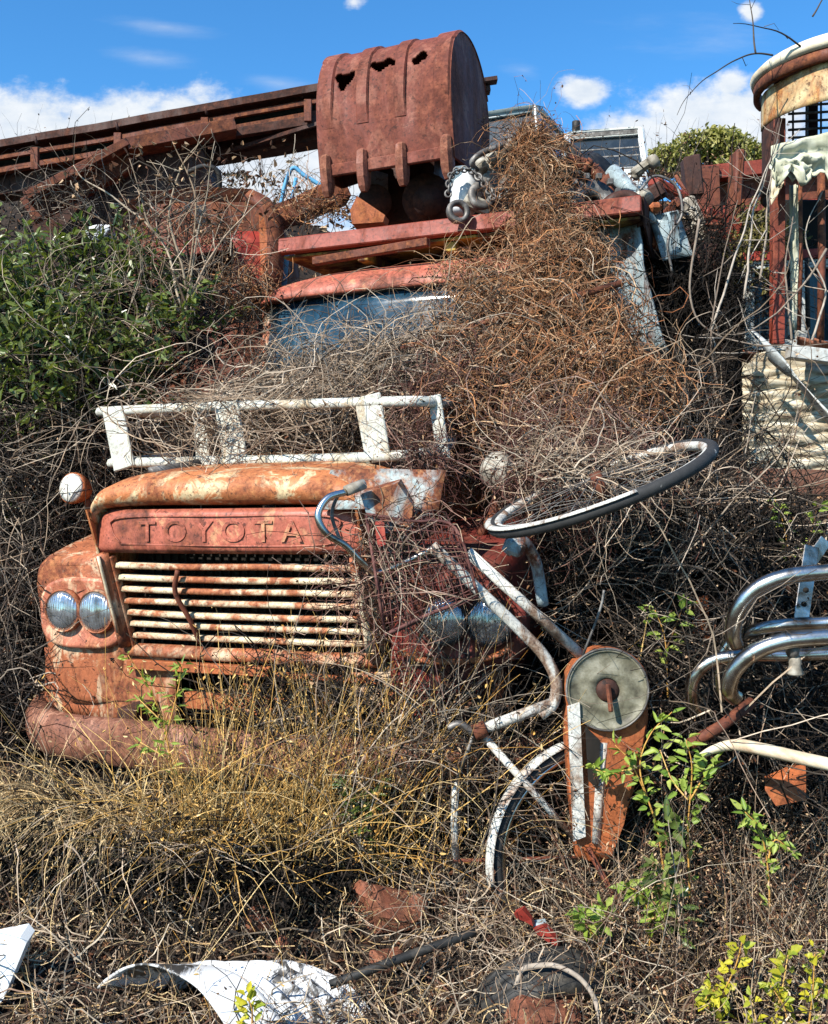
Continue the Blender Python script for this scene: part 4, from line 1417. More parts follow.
# white window frame of a shed behind the posts
sd = thing('white_shed', 'white window frame with red header behind the kiosk posts', 'shed', P(800, 345, 5.4))
b = MB(); b.beam(P(742, 258, 5.3), P(900, 250, 5.3), .06, .05); b.build('header', M['red'], sd)
for (px, w) in ((748, .06), (775, .03), (801, .05), (840, .06)):
    b = MB(); b.beam(P(px, 262, 5.32), P(px, 350, 5.32), .05, w, up=(0, 1, 0)); b.build('mullion', M['white_flat'], sd)
b = MB(); b.beam(P(745, 266, 5.31), P(900, 262, 5.31), .05, .045); b.build('window_head', M['white_flat'], sd)
b = MB(); b.beam(P(745, 345, 5.31), P(900, 348, 5.31), .06, .06); b.build('window_sill', M['white_flat'], sd)
b = MB(); b.prism([P(748, 266, 5.38), P(900, 262, 5.38), P(900, 348, 5.38), P(748, 346, 5.38)], (0, .01, 0)); b.build('window_glass', M['windscreen'], sd)
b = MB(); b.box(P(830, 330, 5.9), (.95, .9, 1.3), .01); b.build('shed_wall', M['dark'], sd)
b = MB(); b.tube([P(807, 258, 5.0), P(808, 330, 5.0)], .012, 6); b.build('hanging_cable', M['black'], sd)
for (px, py, r) in ((803, 350, .055), (817, 345, .04), (745, 352, .03)):
    def f(b):
        b.lathe([(0, 0), (r * .6, 0), (r, r * 1.5), (r * 1.08, r * 1.5), (r * 1.08, r * 1.8), (r * .85, r * 1.8), (r * .5, r * .2), (0, r * .2)], P(px, py + 10, 4.75), (.3, -.2, 1), 18)
        b.rough(.006, 20)
    piece(f, 'clay_pot', 'brick', {803: 'larger orange clay pot on the peeling sheet under the posts', 817: 'smaller clay pot right of the larger one under the posts', 745: 'tiny clay pot at the left corner of the white shed'}[px], 'clay pot', 'clay pots by the shed')

# peeling cream corrugated wall with a loose strip
def f(b):
    rows = []
    for i in range(60):
        y = 352 + (475 - 352) * i / 59
        row = []
        for j in range(26):
            px = 742 + (900 - 742) * j / 25
            p = P(px, y + 1.2 * math.sin(j * .8), 4.85)
            k = .008 * math.sin(i * 1.15 + j * .05) * min(1, i / 14) + .022 * mnoise.noise(Vector((j * .3, i * .12, 0)))
            row.append(p + Vector((0, k, 0)))
        rows.append(row)
    b.sheet(rows, -.01)
piece(f, 'corrugated_wall', 'peel', 'cream corrugated wall peeling below the shed window', 'wall')
def f(b):
    rows = []
    c = spline([P(758, 345, 4.6), P(780, 362, 4.58), P(803, 390, 4.52), P(828, 418, 4.45), P(870, 450, 4.4)], 8)
    for i, p in enumerate(c):
        w = .085 + .03 * math.sin(i * .4)
        row = [p + Vector((w * k * .55, -.05 * (1 - k * k) + .02 * mnoise.noise(p * 5), w * k * -.8 + .0)) for k in np.linspace(-1, 1, 9)]
        rows.append(row)
    b.sheet(rows, .004)
piece(f, 'peeled_strip', 'white_flat', 'white strip peeling diagonally off the cream wall', 'sheet strip')
def f(b):
    b.beam(P(788, 352, 4.65), P(900, 366, 4.6), .10, .06)
piece(f, 'white_board', 'white_flat', 'white board lying beside the clay pots', 'board')
def f(b):
    b.beam(P(690, 480, 4.45), P(920, 486, 4.4), .14, .12); b.rough(.012, 5)
piece(f, 'wooden_beam', 'wood', 'brown wooden beam lying at the foot of the cream wall', 'beam')

# ------------------------------------------------------------------ the bicycle standing on its rear wheel
bi = thing('bicycle', 'white bicycle reared up against the truck with orange chain guard', 'bicycle', P(590, 965, 3.0))
def bt(name, pts, r, mat='white_bike', n=10, parent=None, taper=None):
    b = MB(); b.tube(pts, r, n); return b.build(name, M[mat], parent or bi)
YB = 3.0
frame = MB()
frame.tube([P(468, 552, 2.98), P(582, 656, YB)], .0165, 12)
frame.tube(spline([P(432, 546, 2.95), P(470, 582, 2.96), P(520, 630, 2.97), P(545, 657, 2.98), P(556, 682, 2.98), P(553, 704, 2.98), P(540, 715, 2.98)], 5), .0175, 12)
frame.tube([P(553, 703, 2.98), P(480, 730, 2.97)], .0165, 12)
frame.tube([P(478, 730, 2.97), P(592, 858, YB)], [.012, .010], 10)
frame.tube([P(602, 742, 2.98), P(596, 842, 2.98)], .0165, 10)
frame.build('frame', M['white_bike'], bi)
bt('lug', [P(486, 728, 2.96), P(474, 733, 2.96)], .024, 'rust', 12)
bt('seat_post', spline([P(474, 733, 2.97), P(460, 724, 2.97), P(448, 728, 2.97)], 4), .011, 'iron', 8)
bt('brake_cable', spline([P(583, 655, 2.97), P(600, 610, 2.95), P(604, 590, 2.95)], 5), .004, 'iron', 5)
# chain guard: long case with a round end and the plastic disc
cg_ = MB()
cx, cy = 607, 690
poly = []
for a in np.linspace(R(200), R(-20), 22):
    poly.append((cx + 43 * math.cos(a), cy - 43 * math.sin(a)))
outer = [(px, py) for px, py in poly] + [(648, 720), (640, 770), (612, 858), (592, 862), (576, 856), (570, 800), (564, 720)]
ring = [P(px, py, 2.985) for px, py in outer]
back = [P(px, py, 2.985) + Vector((0, .05, 0)) for px, py in outer]
cm = Vector((sum(p.x for p in ring) / len(ring), 2.985, sum(p.z for p in ring) / len(ring)))
inn = [p + (cm - p) * .06 + Vector((0, -.012, 0)) for p in ring]
cg_.loft([back, ring, inn], True, True, smooth=False)
cgo = cg_.build('chain_guard', M['rust_orange'], bi)
b = MB(); b.lathe([(.108, 0), (.118, .004), (.120, .010), (.113, .014), (.112, .008), (.085, .010), (.06, .013), (.035, .016), (.035, .010), (.020, .008), (0, .008)], P(607, 689, 2.970), (-.05, -1, .04), 48); b.build('disc', M['disc'], cgo)
b = MB(); b.lathe([(.116, .009), (.120, .016), (.124, .009), (.121, .002)], P(607, 689, 2.969), (-.05, -1, .04), 48, closed=True); b.build('disc_rim', M['iron'], cgo)
b = MB(); b.lathe([(.036, 0), (.032, .012), (.018, .016), (0, .016)], P(607, 690, 2.962), (-.05, -1, .04), 20); b.build('crank_hub', M['rust_dark'], cgo)
b = MB(); b.beam(P(608, 684, 2.93), P(611, 712, 2.92), .014, .012); b.build('crank_stub', M['rust'], cgo)
b = MB(); b.prism([P(567, 706, 2.962), P(579, 702, 2.962), P(585, 835, 2.962), P(573, 840, 2.962)], (0, -.012, 0)); b.build('white_stripe', M['white_bike'], cgo)
b = MB(); b.prism([P(612, 742, 2.965), P(636, 748, 2.965), P(622, 820, 2.965), P(610, 852, 2.965), P(600, 848, 2.965)], (0, -.03, 0)); b.build('lower_cover', M['rust_orange'], cgo)
b = MB(); b.prism([P(585, 726, 2.955), P(600, 740, 2.955), P(598, 790, 2.955), P(588, 780, 2.955)], (0, -.004, 0)); b.build('shadow_slot', M['dark'], cgo)  # near-black plate drawn for the shadow in the guard's slot


def bike_wheel(c, axis, rad, spokes, full=True, tyremat='black', rimmat='chrome', scuff=None):
    axis = Vector(axis).normalized()
    q = Vector((0, 0, 1)).rotation_difference(axis).to_matrix()
    b = MB()
    b.lathe([(rad + .018 * math.cos(a), .018 * math.sin(a)) for a in np.linspace(0, 2 * math.pi, 13)[:-1]], c, axis, 72, closed=True)
    w = b.build('wheel', M[tyremat], bi)
    b = MB()
    b.lathe([(rad - .010, -.014), (rad - .016, -.015), (rad - .026, -.008), (rad - .028, 0), (rad - .026, .008), (rad - .016, .015), (rad - .010, .014)], c, axis, 72, closed=True)
    b.build('rim', M[rimmat], w)
    b = MB()
    for k in range(spokes):
        a = 2 * math.pi * k / spokes
        a2 = a + (.5 if k % 2 else -.5)
        b.tube([c + q @ Vector((.022 * math.cos(a2), .022 * math.sin(a2), .03 * (1 if k % 4 < 2 else -1))), c + q @ Vector(((rad - .02) * math.cos(a), (rad - .02) * math.sin(a), 0))], .0013, 4)
    b.build('spokes', M['iron'], w)
    b = MB(); b.tube([c - axis * .045, c + axis * .045], .018, 12); b.build('hub', M['rust'], w)
    return w
RWC = P(592, 852, 3.06)
bike_wheel(RWC, (.35, -1, .06), .318, 36, tyremat='tyre_black')
# mudguard of the rear wheel
b = MB()
rows = []
for a in np.linspace(R(98), R(190), 26):
    row = []
    for k in np.linspace(-1, 1, 7):
        rr_ = .352 - .012 * k * k
        ax_ = Vector((.35, -1, .06)).normalized()
        q = Vector((0, 0, 1)).rotation_difference(ax_).to_matrix()
        u = Vector((1, 0, 0)); u = (u - ax_ * u.dot(ax_)).normalized(); w = ax_.cross(u)
        if w.z < 0: w = -w
        row.append(RWC + (u * math.cos(a) + w * math.sin(a)) * rr_ + ax_ * .026 * k)
    rows.append(row)
b.sheet(rows, .002)
b.build('mudguard', M['white_bike'], bi)
# rear carrier strip and rod
bt('carrier_leg', [P(456, 782, 3.02), P(454, 822, 3.02), P(458, 882, 3.03)], .011, 'white_bike', 8)
bt('carrier_rod', [P(452, 861, 3.02), P(586, 857, 3.01)], .006, 'rust', 8)
bt('carrier_strut', [P(474, 733, 2.97), P(464, 760, 2.99), P(457, 782, 3.02)], .006, 'iron', 6)
bt('crank_rod', [P(588, 848, 2.97), P(616, 900, 2.9), P(624, 920, 2.88)], .009, 'rust', 8)
# front wheel turned flat, fork
FWC = P(600, 487, 2.92)
fx = (P(712, 434, 3.0) - P(488, 533, 2.84)).normalized()
fy = Vector((.02, 1, .10)); fy = (fy - fx * fy.dot(fx)).normalized()
fax = fx.cross(fy)
if fax.z < 0: fax = -fax
fw = bike_wheel(FWC, fax, .334, 36, tyremat='tyre_black', rimmat='white_bike')
fk = MB()
fk.tube(spline([P(506, 552, 2.98), P(520, 540, 2.97), P(535, 560, 3.02), P(543, 605, 3.05)], 6), .018, 10)
fk.build('fork', M['blue_grey'], bi)
b = MB(); b.box(P(514, 547, 2.95), (.06, .06, .05), .012, Matrix.Rotation(R(20), 4, 'Y')); b.build('fork_crown', M['blue_grey'], bi)
b = MB()
pts = []
for a in np.linspace(R(150), R(262), 24):
    pts.append(FWC + (fx * math.cos(a) - fy * -math.sin(a)) * .343 + fax * .014)
rows = [[p + (p - FWC).normalized() * .012 * k + fax * (.004 - .006 * k * k) for k in np.linspace(-1, 1, 5)] for p in pts]
b.sheet(rows, .002); b.build('mudguard', M['white_bike'], bi)
# wire basket
bs = MB()
cor = [P(366, 514, 2.95), P(455, 528, 2.93), P(478, 596, 2.92), P(385, 635, 2.88)]
bk_ = [P(376, 500, 3.14), P(446, 512, 3.14), P(466, 578, 3.10), P(400, 606, 3.10)]
def lerp2(q, u, v):
    return q[0].lerp(q[1], u).lerp(q[3].lerp(q[2], u), v)
def wire(pts, r=.0018):
    bs.tube([p + mnoise.noise_vector(p * 9) * .014 + mnoise.noise_vector(p * 30) * .003 for p in pts], r, 5)
for u in np.linspace(0, 1, 13):
    wire([lerp2(cor, u, v) for v in np.linspace(0, 1, 9)])
for v in np.linspace(0, 1, 11):
    wire([lerp2(cor, u, v) for u in np.linspace(0, 1, 11)])
for q0, q1 in ((0, 1), (1, 2), (2, 3), (3, 0)):
    for u in np.linspace(0, 1, 9):
        wire([cor[q0].lerp(cor[q1], u).lerp(bk_[q0].lerp(bk_[q1], u), t_) for t_ in np.linspace(0, 1, 5)])
    for t_ in (.25, .5, .75, 1):
        wire([cor[q0].lerp(cor[q1], u).lerp(bk_[q0].lerp(bk_[q1], u), t_) for u in np.linspace(0, 1, 9)])
for u in np.linspace(0, 1, 10):
    wire([lerp2(bk_, u, v) for v in np.linspace(0, 1, 6)])
bas = bs.build('basket', M['carrier'], bi)
b = MB(); b.tube([p for p in spline([cor[3], cor[3].lerp(cor[2], .5) + Vector((0, 0, .006)), cor[2]], 6)], .006, 8); b.tube(spline([cor[0], cor[0].lerp(cor[1], .5), cor[1], cor[2]], 6), .0045, 8); b.tube([cor[0], cor[3]], .0045, 8); b.build('basket_rim', M['carrier'], bas)
# handlebar
hbar = bt('handlebar', spline([P(346, 492, 2.92), P(328, 498, 2.9), P(318, 515, 2.88), P(326, 533, 2.88), P(346, 546, 2.9), P(362, 562, 2.92), P(378, 572, 2.95), P(410, 560, 2.97), P(434, 548, 2.97)], 7), .0105, 'chrome', 12)
bt('brake_lever', spline([P(352, 486, 2.94), P(338, 496, 2.93), P(332, 516, 2.93), P(340, 540, 2.94)], 6), .0055, 'iron', 8)
b = MB(); b.tube([P(346, 491, 2.92), P(364, 484, 2.95)], .0165, 12); b.build('grip', M['zinc'], hbar)
b = MB(); b.prism([P(362, 492, 2.97), P(400, 482, 3.0), P(412, 505, 3.0), P(408, 528, 2.97), P(384, 534, 2.95), P(370, 518, 2.95)], (.01, .05, .01)); b.rough(.012, 14); b.build('lamp_bracket', M['hood_blue'], bi)
b = MB(); b.prism([P(374, 522, 2.93), P(384, 520, 2.93), P(386, 544, 2.92), P(378, 548, 2.92)], (0, .01, 0)); b.build('reflector', M['red'], bi)

# ------------------------------------------------------------------ chrome tube frame on the right
cf = thing('chrome_tube_frame', 'shiny chrome frame of bent tubes in the brush on the right', 'chrome frame', P(770, 700, 2.85))
def ct(pts, r=.0205, mat='chrome'):
    b = MB(); b.tube(spline(pts, 7), r, 14); return b.build('bent_tube', M[mat], cf)
ct([P(880, 570, 2.75), P(828, 572, 2.8), P(785, 577, 2.82), P(755, 590, 2.84), P(738, 610, 2.86), P(733, 632, 2.88), P(736, 645, 2.9)], .0235)
ct([P(880, 620, 2.85), P(828, 623, 2.9), P(785, 625, 2.92), P(760, 629, 2.95), P(744, 636, 3.0)], .020)
ct([P(880, 634, 2.72), P(828, 637, 2.74), P(785, 641, 2.76), P(755, 652, 2.78), P(735, 670, 2.8), P(729, 690, 2.82), P(736, 698, 2.84)], .0235)
ct([P(880, 650, 2.9), P(800, 655, 2.93), P(740, 656, 2.95), P(710, 662, 2.97), P(694, 678, 2.98), P(692, 700, 3.0), P(699, 712, 3.02)], .0195)
ct([P(738, 630, 3.02), P(722, 655, 3.04), P(716, 680, 3.06), P(722, 700, 3.08)], .015)
b = MB(); b.beam(P(801, 622, 2.92), P(812, 546, 2.98), .045, .004, up=(0, 1, 0)); b.beam(P(812, 560, 2.98), P(826, 540, 3.0), .04, .004, up=(0, 1, 0)); b.build('slotted_strip', M['chrome'], cf)
b = MB()
for i in range(3):
    p = P(803.5 + 2 * i, 604 - 14 * i, 2.915)
    b.tube([p, p + Vector((0, -.006, 0))], .008, 10)
b.build('slot', M['dark'], cf)
b = MB(); b.lathe([(.012, 0), (.018, .01), (.016, .03), (.024, .05), (.020, .055), (0, .055)], P(795, 655, 2.78), (0, 0, -1), 16); b.build('foot_cap', M['zinc'], cf)
b = MB(); b.lathe([(.024, -.012), (.029, 0), (.024, .012)], P(792, 648, 2.78), (1, 0, .05), 16); b.build('clamp', M['iron'], cf)
def f(b):
    q = spline([P(692, 762, 2.86), P(712, 750, 2.82), P(735, 745, 2.78), P(765, 750, 2.74), P(800, 758, 2.70), P(840, 767, 2.66), P(900, 782, 2.62)], 6)
    b.tube(q, [.008 + .014 * min(1, i / 14) for i in range(len(q))], 12, flat=.8)
piece(f, 'white_pipe', 'cream_rim', 'curved cream white pipe running out of frame below the chrome tubes', 'pipe')
def f(b):
    b.tube([P(690, 744, 2.88), P(720, 727, 2.9), P(752, 702, 2.95)], .017, 10)
piece(f, 'brown_pipe', 'rust', 'rusty brown pipe under the chrome tubes', 'pipe')
def f(b):
    b.prism([P(765, 790, 2.85), P(806, 772, 2.9), P(806, 800, 2.88), P(776, 806, 2.84)], (.02, .06, .02))
piece(f, 'rusty_sheet', 'rust_orange', 'bent orange rusty sheet in the brush under the white pipe', 'metal sheet')
def f(b):
    b.prism([P(694, 600, 3.4), P(708, 596, 3.4), P(710, 640, 3.4), P(695, 640, 3.4)], (.0, .03, 0))
piece(f, 'rusty_bracket', 'rust_orange', 'small rusty plate standing in shade left of the chrome frame', 'steel plate')

# ------------------------------------------------------------------ things lying in the foreground
def f(b):
    rows = []
    d1, a1 = Vector((.92, -.40, 0)), Vector((.80, .36, -.20))
    C0 = P(158, 966, 2.56) - Vector((0, 0, .215))
    for i in range(40):
        v = i / 39
        row = []
        for a in np.linspace(R(-14), R(146), 36):
            k = .215 + .009 * math.sin(v * 44) * (v > .35) + .006 * mnoise.noise(Vector((a * 2, v * 3, 0))) + .012 * v
            row.append(C0 + a1 * (.46 * v) + d1 * (k * 1.1 * math.cos(a)) + Vector((0, 0, k * math.sin(a))))
        rows.append(row)
    b.sheet(rows, .005)
tw = NT('scuffed_white_sheet')
sc_ = tw.noise(30, 9, .75, .5, tw.mapped((1, .35, 1)))
big = tw.noise(4, 3, .5)
mk = tw.ramp(tw.math('ADD', sc_, tw.math('MULTIPLY', tw.math('SUBTRACT', big, .5), .9)), [(.50, 0.0), (.60, 1.0)])
cw = tw.mix(mk, (.66, .67, .66), (.05, .048, .045))
M['scuffed_white'] = tw.done(tw.bsdf(cw, .4, 0, tw.bump(sc_, .15, .003), .4))
piece(f, 'plastic_trough', 'scuffed_white', 'curved white plastic sheet with black scuffs at the bottom', 'plastic sheet')
def f(b):
    b.prism([P(-20, 945, 2.6), P(20, 937, 2.6), P(26, 944, 2.6), P(4, 1000, 2.55), P(-24, 1030, 2.5)], (.01, .03, .02)); b.rough(.006, 8)
piece(f, 'broken_board', 'plastic', 'broken white board at the left edge of the ground', 'board')
# worn tyre half buried
tr = thing('car_tyre', 'black worn tyre half buried in dry brush below the bicycle', 'tyre', P(560, 1010, 2.62))
c = P(544, 1022, 2.66)
ax_ = Vector((.25, -.9, -.40)).normalized()
b = MB()
R0 = .205
prof_ = [(R0 - .075, -.055), (R0 - .02, -.068), (R0 + .0, -.06), (R0 + .006, -.045), (R0 + .001, -.040), (R0 + .008, -.034), (R0 + .009, -.018), (R0 + .003, -.014), (R0 + .01, -.009), (R0 + .01, .009), (R0 + .003, .014), (R0 + .009, .018), (R0 + .008, .034), (R0 + .001, .040), (R0 + .006, .045), (R0, .06), (R0 - .02, .068), (R0 - .075, .055), (R0 - .06, 0)]
b.lathe(prof_, c, ax_, 64, closed=True)
b.build('tread', M['black'], tr)
b = MB(); b.lathe([(R0 - .085, -.05), (R0 - .07, -.058), (R0 - .06, -.05), (R0 - .07, -.04)], c, ax_, 48, closed=True); b.build('bead', M['black'], tr)
for i, (px, py, s_, rot, lab) in enumerate([(524, 918, .026, 20, 'small red shard above the tyre'), (546, 936, .032, -40, 'larger red shard lying on the tyre')]):
    def f(b):
        p = P(px, py, 2.66)
        b.prism([p + Vector((s_ * x, -.0, s_ * z)) for (x, z) in ((-1, .6), (-.2, .9), (.8, -.2), (1, -.9), (.2, -.5), (-.6, .1))], (.01, .02, 0)); b.rough(.008, 20)
    piece(f, 'red_shard', 'red', lab, 'plastic shard', 'plastic shards by the tyre')
def f(b):
    b.prism([P(532, 924, 2.68), P(546, 922, 2.68), P(552, 936, 2.66), P(540, 938, 2.66)], (0, .02, .0))
piece(f, 'grey_shard', 'blue_grey', 'small grey shard between the two red ones', 'plastic shard')
def f(b):
    b.tube(spline([P(330, 985, 2.6), P(380, 966, 2.62), P(430, 948, 2.66), P(475, 932, 2.7)], 6), .0125, 10)
piece(f, 'black_hose', 'black', 'black hose lying across the dead leaves', 'hose')
for i, (px, py, Y, s_, rx, lab) in enumerate([(390, 912, 2.92, .115, 10, 'large rusty red lump left of the bicycle wheel'), (188, 925, 3.02, .075, 40, 'brown rusty lump in the shaded hollow'), (205, 900, 2.98, .05, 70, 'small orange lump above the hollow'),
                                      (262, 918, 2.9, .045, 20, 'orange lump in the dead leaves right of the hollow'), (286, 945, 2.8, .03, 50, 'tiny orange chip above the white plastic sheet'), (545, 1022, 2.5, .085, 15, 'rusty block at the bottom edge beside the tyre'),
                                      (390, 960, 2.75, .05, 30, 'broken rusty chip on the black hose')]):
    def f(b):
        b.box(P(px, py, Y), (s_ * 1.9, s_ * 1.2, s_ * 1.0), s_ * .4, Matrix.Rotation(R(rx), 4, 'Z') @ Matrix.Rotation(R(rx * .5), 4, 'Y'), 4); b.rough(s_ * .45, 9, i); b.rough(s_ * .15, 40, i)
    piece(f, 'rusty_lump', 'brick', lab, 'rubble', 'rusty lumps lying on the ground')
def f(b):
    b.tube(spline([P(515, 985, 2.55), P(525, 968, 2.55), P(560, 966, 2.53), P(585, 985, 2.5), P(600, 1015, 2.48), P(600, 1050, 2.45)], 6), .0065, 8); b.rough(.006, 14)
piece(f, 'bleached_branch', 'bark', 'bleached arched branch over the tyre', 'branch')
# ------------------------------------------------------------------ dry vines, brush, grass
def stuff(name, mats, blobs, N, ln, rd, label, cat, K=8, wander=.25, curl=.25, grav=.03, bias=(0, 0, 0), bk=1.0, w=None, shell=0., leaves=0, leafmat_=None, lsize=(.008, .022), taper=.5, smooth=False, pull=.35, ds=(1, 1, 1)):
    s, d, c = in_blobs(N, blobs, w, shell)
    dirs = rng.normal(size=(N, 3)) * np.array(ds) + np.array(bias) * bk
    L_ = ln[0] + (ln[1] - ln[0]) * rng.random(N) ** 1.5
    r = rd[0] + (rd[1] - rd[0]) * rng.random(N) ** 3
    p = strand_paths(s, dirs, L_, K, wander, curl, grav, c if pull else None, pull)
    V, F = tubes_from(p, r, taper)
    o = raw_mesh(name, V, F, M[mats])
    tag(o, label, cat, None, 'stuff')
    if leaves:
        i = rng.integers(0, N, leaves); j = rng.integers(1, K + 1, leaves)
        b = p[i, j] + rng.normal(size=(leaves, 3)) * .006
        LV, LF = leaves_from(b, rng.normal(size=(leaves, 3)) + np.array([0, 0, -.4]), rng.normal(size=(leaves, 3)), lsize[0] + (lsize[1] - lsize[0]) * rng.random(leaves), (lsize[0] + (lsize[1] - lsize[0]) * rng.random(leaves)) * .5, .3, .3)
        me = raw_mesh('dead_leaves', LV, LF, M[leafmat_ or 'litter'], False, o)
    return o


def TB(x, y, z, rx, ry, rz):
    return (np.array(TW(x, y, z)), np.array([rx, ry, rz]))


# pale mat over the hood carrier and windscreen
FL = (1, 1, .35)
stuff('pale_vines', 'v_grey', [TB(-.10, .70, 1.86, .60, .32, .09), TB(-.2, .95, 1.90, .55, .25, .09), TB(.35, .75, 1.93, .42, .36, .14), TB(.34, 1.10, 2.05, .38, .22, .11), TB(-.0, .25, 1.84, .6, .15, .04)],
      2400, (.3, .9), (.0012, .0038), 'pale dry vines heaped over the carrier and hood', 'dry vines', 12, .2, .12, .02, (.8, .2, 0), 1.0, leaves=2500, ds=FL, pull=.6)
stuff('grey_vines', 'v_dark', [TB(-.05, .75, 1.80, .65, .5, .10), TB(-.1, 1.1, 1.88, .65, .3, .12), TB(.45, .9, 1.9, .45, .5, .22)],
      2000, (.25, .8), (.0016, .0040), 'darker tangle under the pale vines on the hood', 'dry vines', 10, .25, .25, .03, (.6, 0, 0), .8, leaves=3500, ds=FL, pull=.6)
stuff('rail_vines', 'v_grey', [TB(-.1, .10, 1.74, .62, .06, .12)], 210, (.25, .8), (.0016, .0036), 'a few pale stems looped over the white rails', 'dry vines', 12, .15, .25, .05, (.5, 0, 0), 1.0, pull=.4)
# orange-brown cascade from the scrap down over the cab side
casc = [blob(532, 145, 5.05, 18, 22, .10), blob(538, 180, 4.98, 22, 30, .10), blob(545, 222, 4.82, 32, 34, .14), blob(562, 262, 4.45, 55, 34, .20), blob(520, 296, 4.30, 75, 26, .22), blob(560, 322, 4.15, 85, 44, .25),
        blob(590, 372, 3.95, 72, 42, .25), blob(520, 370, 3.95, 85, 42, .25), blob(480, 405, 3.8, 60, 36, .2), blob(570, 425, 3.7, 80, 36, .22), blob(640, 395, 3.8, 40, 36, .2), blob(470, 345, 4.2, 50, 18, .15), blob(470, 270, 4.78, 30, 10, .08)]
wc = [.9, 1.2, 1.4, 1.8, 1.5, 2.0, 1.6, 1.5, .7, 1.1, .4, .7, .3]
stuff('brown_vines', 'v_brown', casc, 6500, (.15, .5), (.0012, .0032), 'orange brown vines cascading from the scrap pile down over the cab', 'dry vines', 9, .30, .45, .10, leaves=8000, w=wc, pull=.9)
stuff('shade_fill_vines', 'v_shade', [(c + np.array([.03, .12, -.03]), r * np.array([.95, .8, .95])) for c, r in casc], 2600, (.15, .5), (.0020, .0045), 'stems coloured near black for the shade inside the vine cascade', 'dry vines', 8, .30, .45, .10, leaves=6000, leafmat_='v_shade', w=wc, pull=.9)  # near-black stems paint the shade between the vines
stuff('pale_tendrils', 'v_grey', casc[0:10], 560, (.2, .6), (.0012, .0026), 'pale tendrils threaded through the orange brown vines', 'dry vines', 12, .25, .3, .05, (.4, -.3, -.3), 1.0, pull=.7)
stuff('red_brown_vines', 'v_pink', [blob(450, 410, 3.9, 60, 50, .22), blob(420, 462, 3.55, 34, 24, .12), blob(545, 440, 3.65, 50, 40, .2), blob(600, 455, 3.25, 80, 22, .15), blob(392, 560, 3.06, 30, 45, .06), blob(365, 590, 3.02, 12, 50, .05), blob(560, 490, 3.3, 80, 22, .15)],
      2500, (.15, .5), (.0012, .0030), 'dark red brown vines over the right fender and bicycle basket', 'dry vines', 8, .3, .35, .04, leaves=3800, pull=.9)  # vines of a dark red-brown colour
stuff('bicycle_vines', 'v_grey', [blob(600, 468, 3.0, 80, 22, .15), blob(385, 560, 2.95, 26, 60, .06), blob(540, 455, 3.15, 50, 20, .12)],
      320, (.15, .5), (.0012, .0026), 'pale stems lying in the front wheel and basket of the bicycle', 'dry vines', 12, .15, .2, .05, (.8, 0, .2), 1.0, pull=.5)
# brush right of the truck
stuff('shade_brush', 'v_shade', [blob(690, 300, 5.3, 50, 90, .4), blob(680, 420, 4.7, 38, 80, .3), blob(640, 560, 4.0, 110, 110, .35), blob(760, 620, 3.7, 120, 120, .35), blob(600, 700, 3.7, 90, 90, .25), blob(740, 760, 3.3, 110, 70, .25)],
      4200, (.3, 1.0), (.0020, .0055), 'dense brush behind the bicycle coloured black for shade', 'brush', 8, .25, .3, .02, leaves=15000, leafmat_='v_shade')  # black stems and leaves colour in the shaded gaps
stuff('right_brush', 'v_dark', [blob(585, 555, 3.6, 70, 50, .15), blob(640, 510, 3.8, 80, 50, .25), blob(650, 610, 3.5, 60, 60, .2), blob(720, 540, 3.6, 70, 50, .25), blob(680, 430, 4.3, 36, 50, .2), blob(790, 535, 3.6, 50, 20, .15), blob(730, 680, 3.2, 90, 60, .2)],
      1700, (.25, .9), (.0014, .0036), 'grey dead brush between the truck and the chrome frame', 'brush', 9, .2, .12, .02, (0, 0, .25), 1.0, leaves=2600)
stuff('long_stems', 'v_grey', [blob(680, 400, 4.2, 36, 60, .2), blob(630, 580, 3.3, 50, 100, .15), blob(720, 500, 3.5, 80, 50, .25), blob(740, 700, 3.0, 80, 50, .15)],
      90, (.4, 1.2), (.0014, .0036), 'long pale stems arching through the brush on the right', 'dry vines', 14, .10, .16, .03, (.3, 0, .3), 1.0)
# left thicket
stuff('shade_thicket', 'v_shade', [blob(30, 480, 4.8, 90, 90, .3), blob(10, 620, 4.6, 70, 100, .3), blob(70, 410, 4.9, 90, 50, .3), blob(-30, 720, 4.2, 90, 80, .3), blob(0, 560, 5.2, 120, 160, .3), blob(110, 330, 5.0, 130, 80, .25)],
      4200, (.3, 1.1), (.0022, .0060), 'dead bramble at the left of the truck coloured black for shade', 'thicket', 9, .2, .3, .02, leaves=16000, leafmat_='v_shade')  # back of the thicket blackened in colour to read as shade
stuff('left_thicket', 'v_dark', [blob(30, 480, 4.5, 75, 80, .2), blob(15, 620, 4.3, 50, 90, .2), blob(60, 420, 4.6, 80, 40, .2), blob(-30, 700, 4.0, 80, 70, .2)],
      1400, (.3, 1.1), (.0016, .0042), 'grey bramble thicket at the left of the truck', 'thicket', 10, .2, .12, .02, leaves=2500)
stuff('left_tendrils', 'v_grey', [blob(50, 440, 4.4, 80, 70, .2), blob(20, 590, 4.1, 40, 100, .15), blob(130, 415, 4.2, 60, 40, .12)],
      110, (.4, 1.1), (.0014, .0032), 'pale tendrils hanging through the left thicket', 'dry vines', 12, .14, .2, .05)
stuff('machine_twigs', 'v_dark', [blob(170, 215, 5.6, 70, 40, .3), blob(310, 205, 5.9, 40, 14, .12), blob(240, 300, 5.4, 50, 40, .3), blob(60, 200, 6.2, 60, 20, .2)],
      380, (.2, .7), (.0018, .0042), 'dry twigs caught on the wrecked machine and girder', 'twigs', 8, .22, .2, .02, leaves=350, pull=.8)
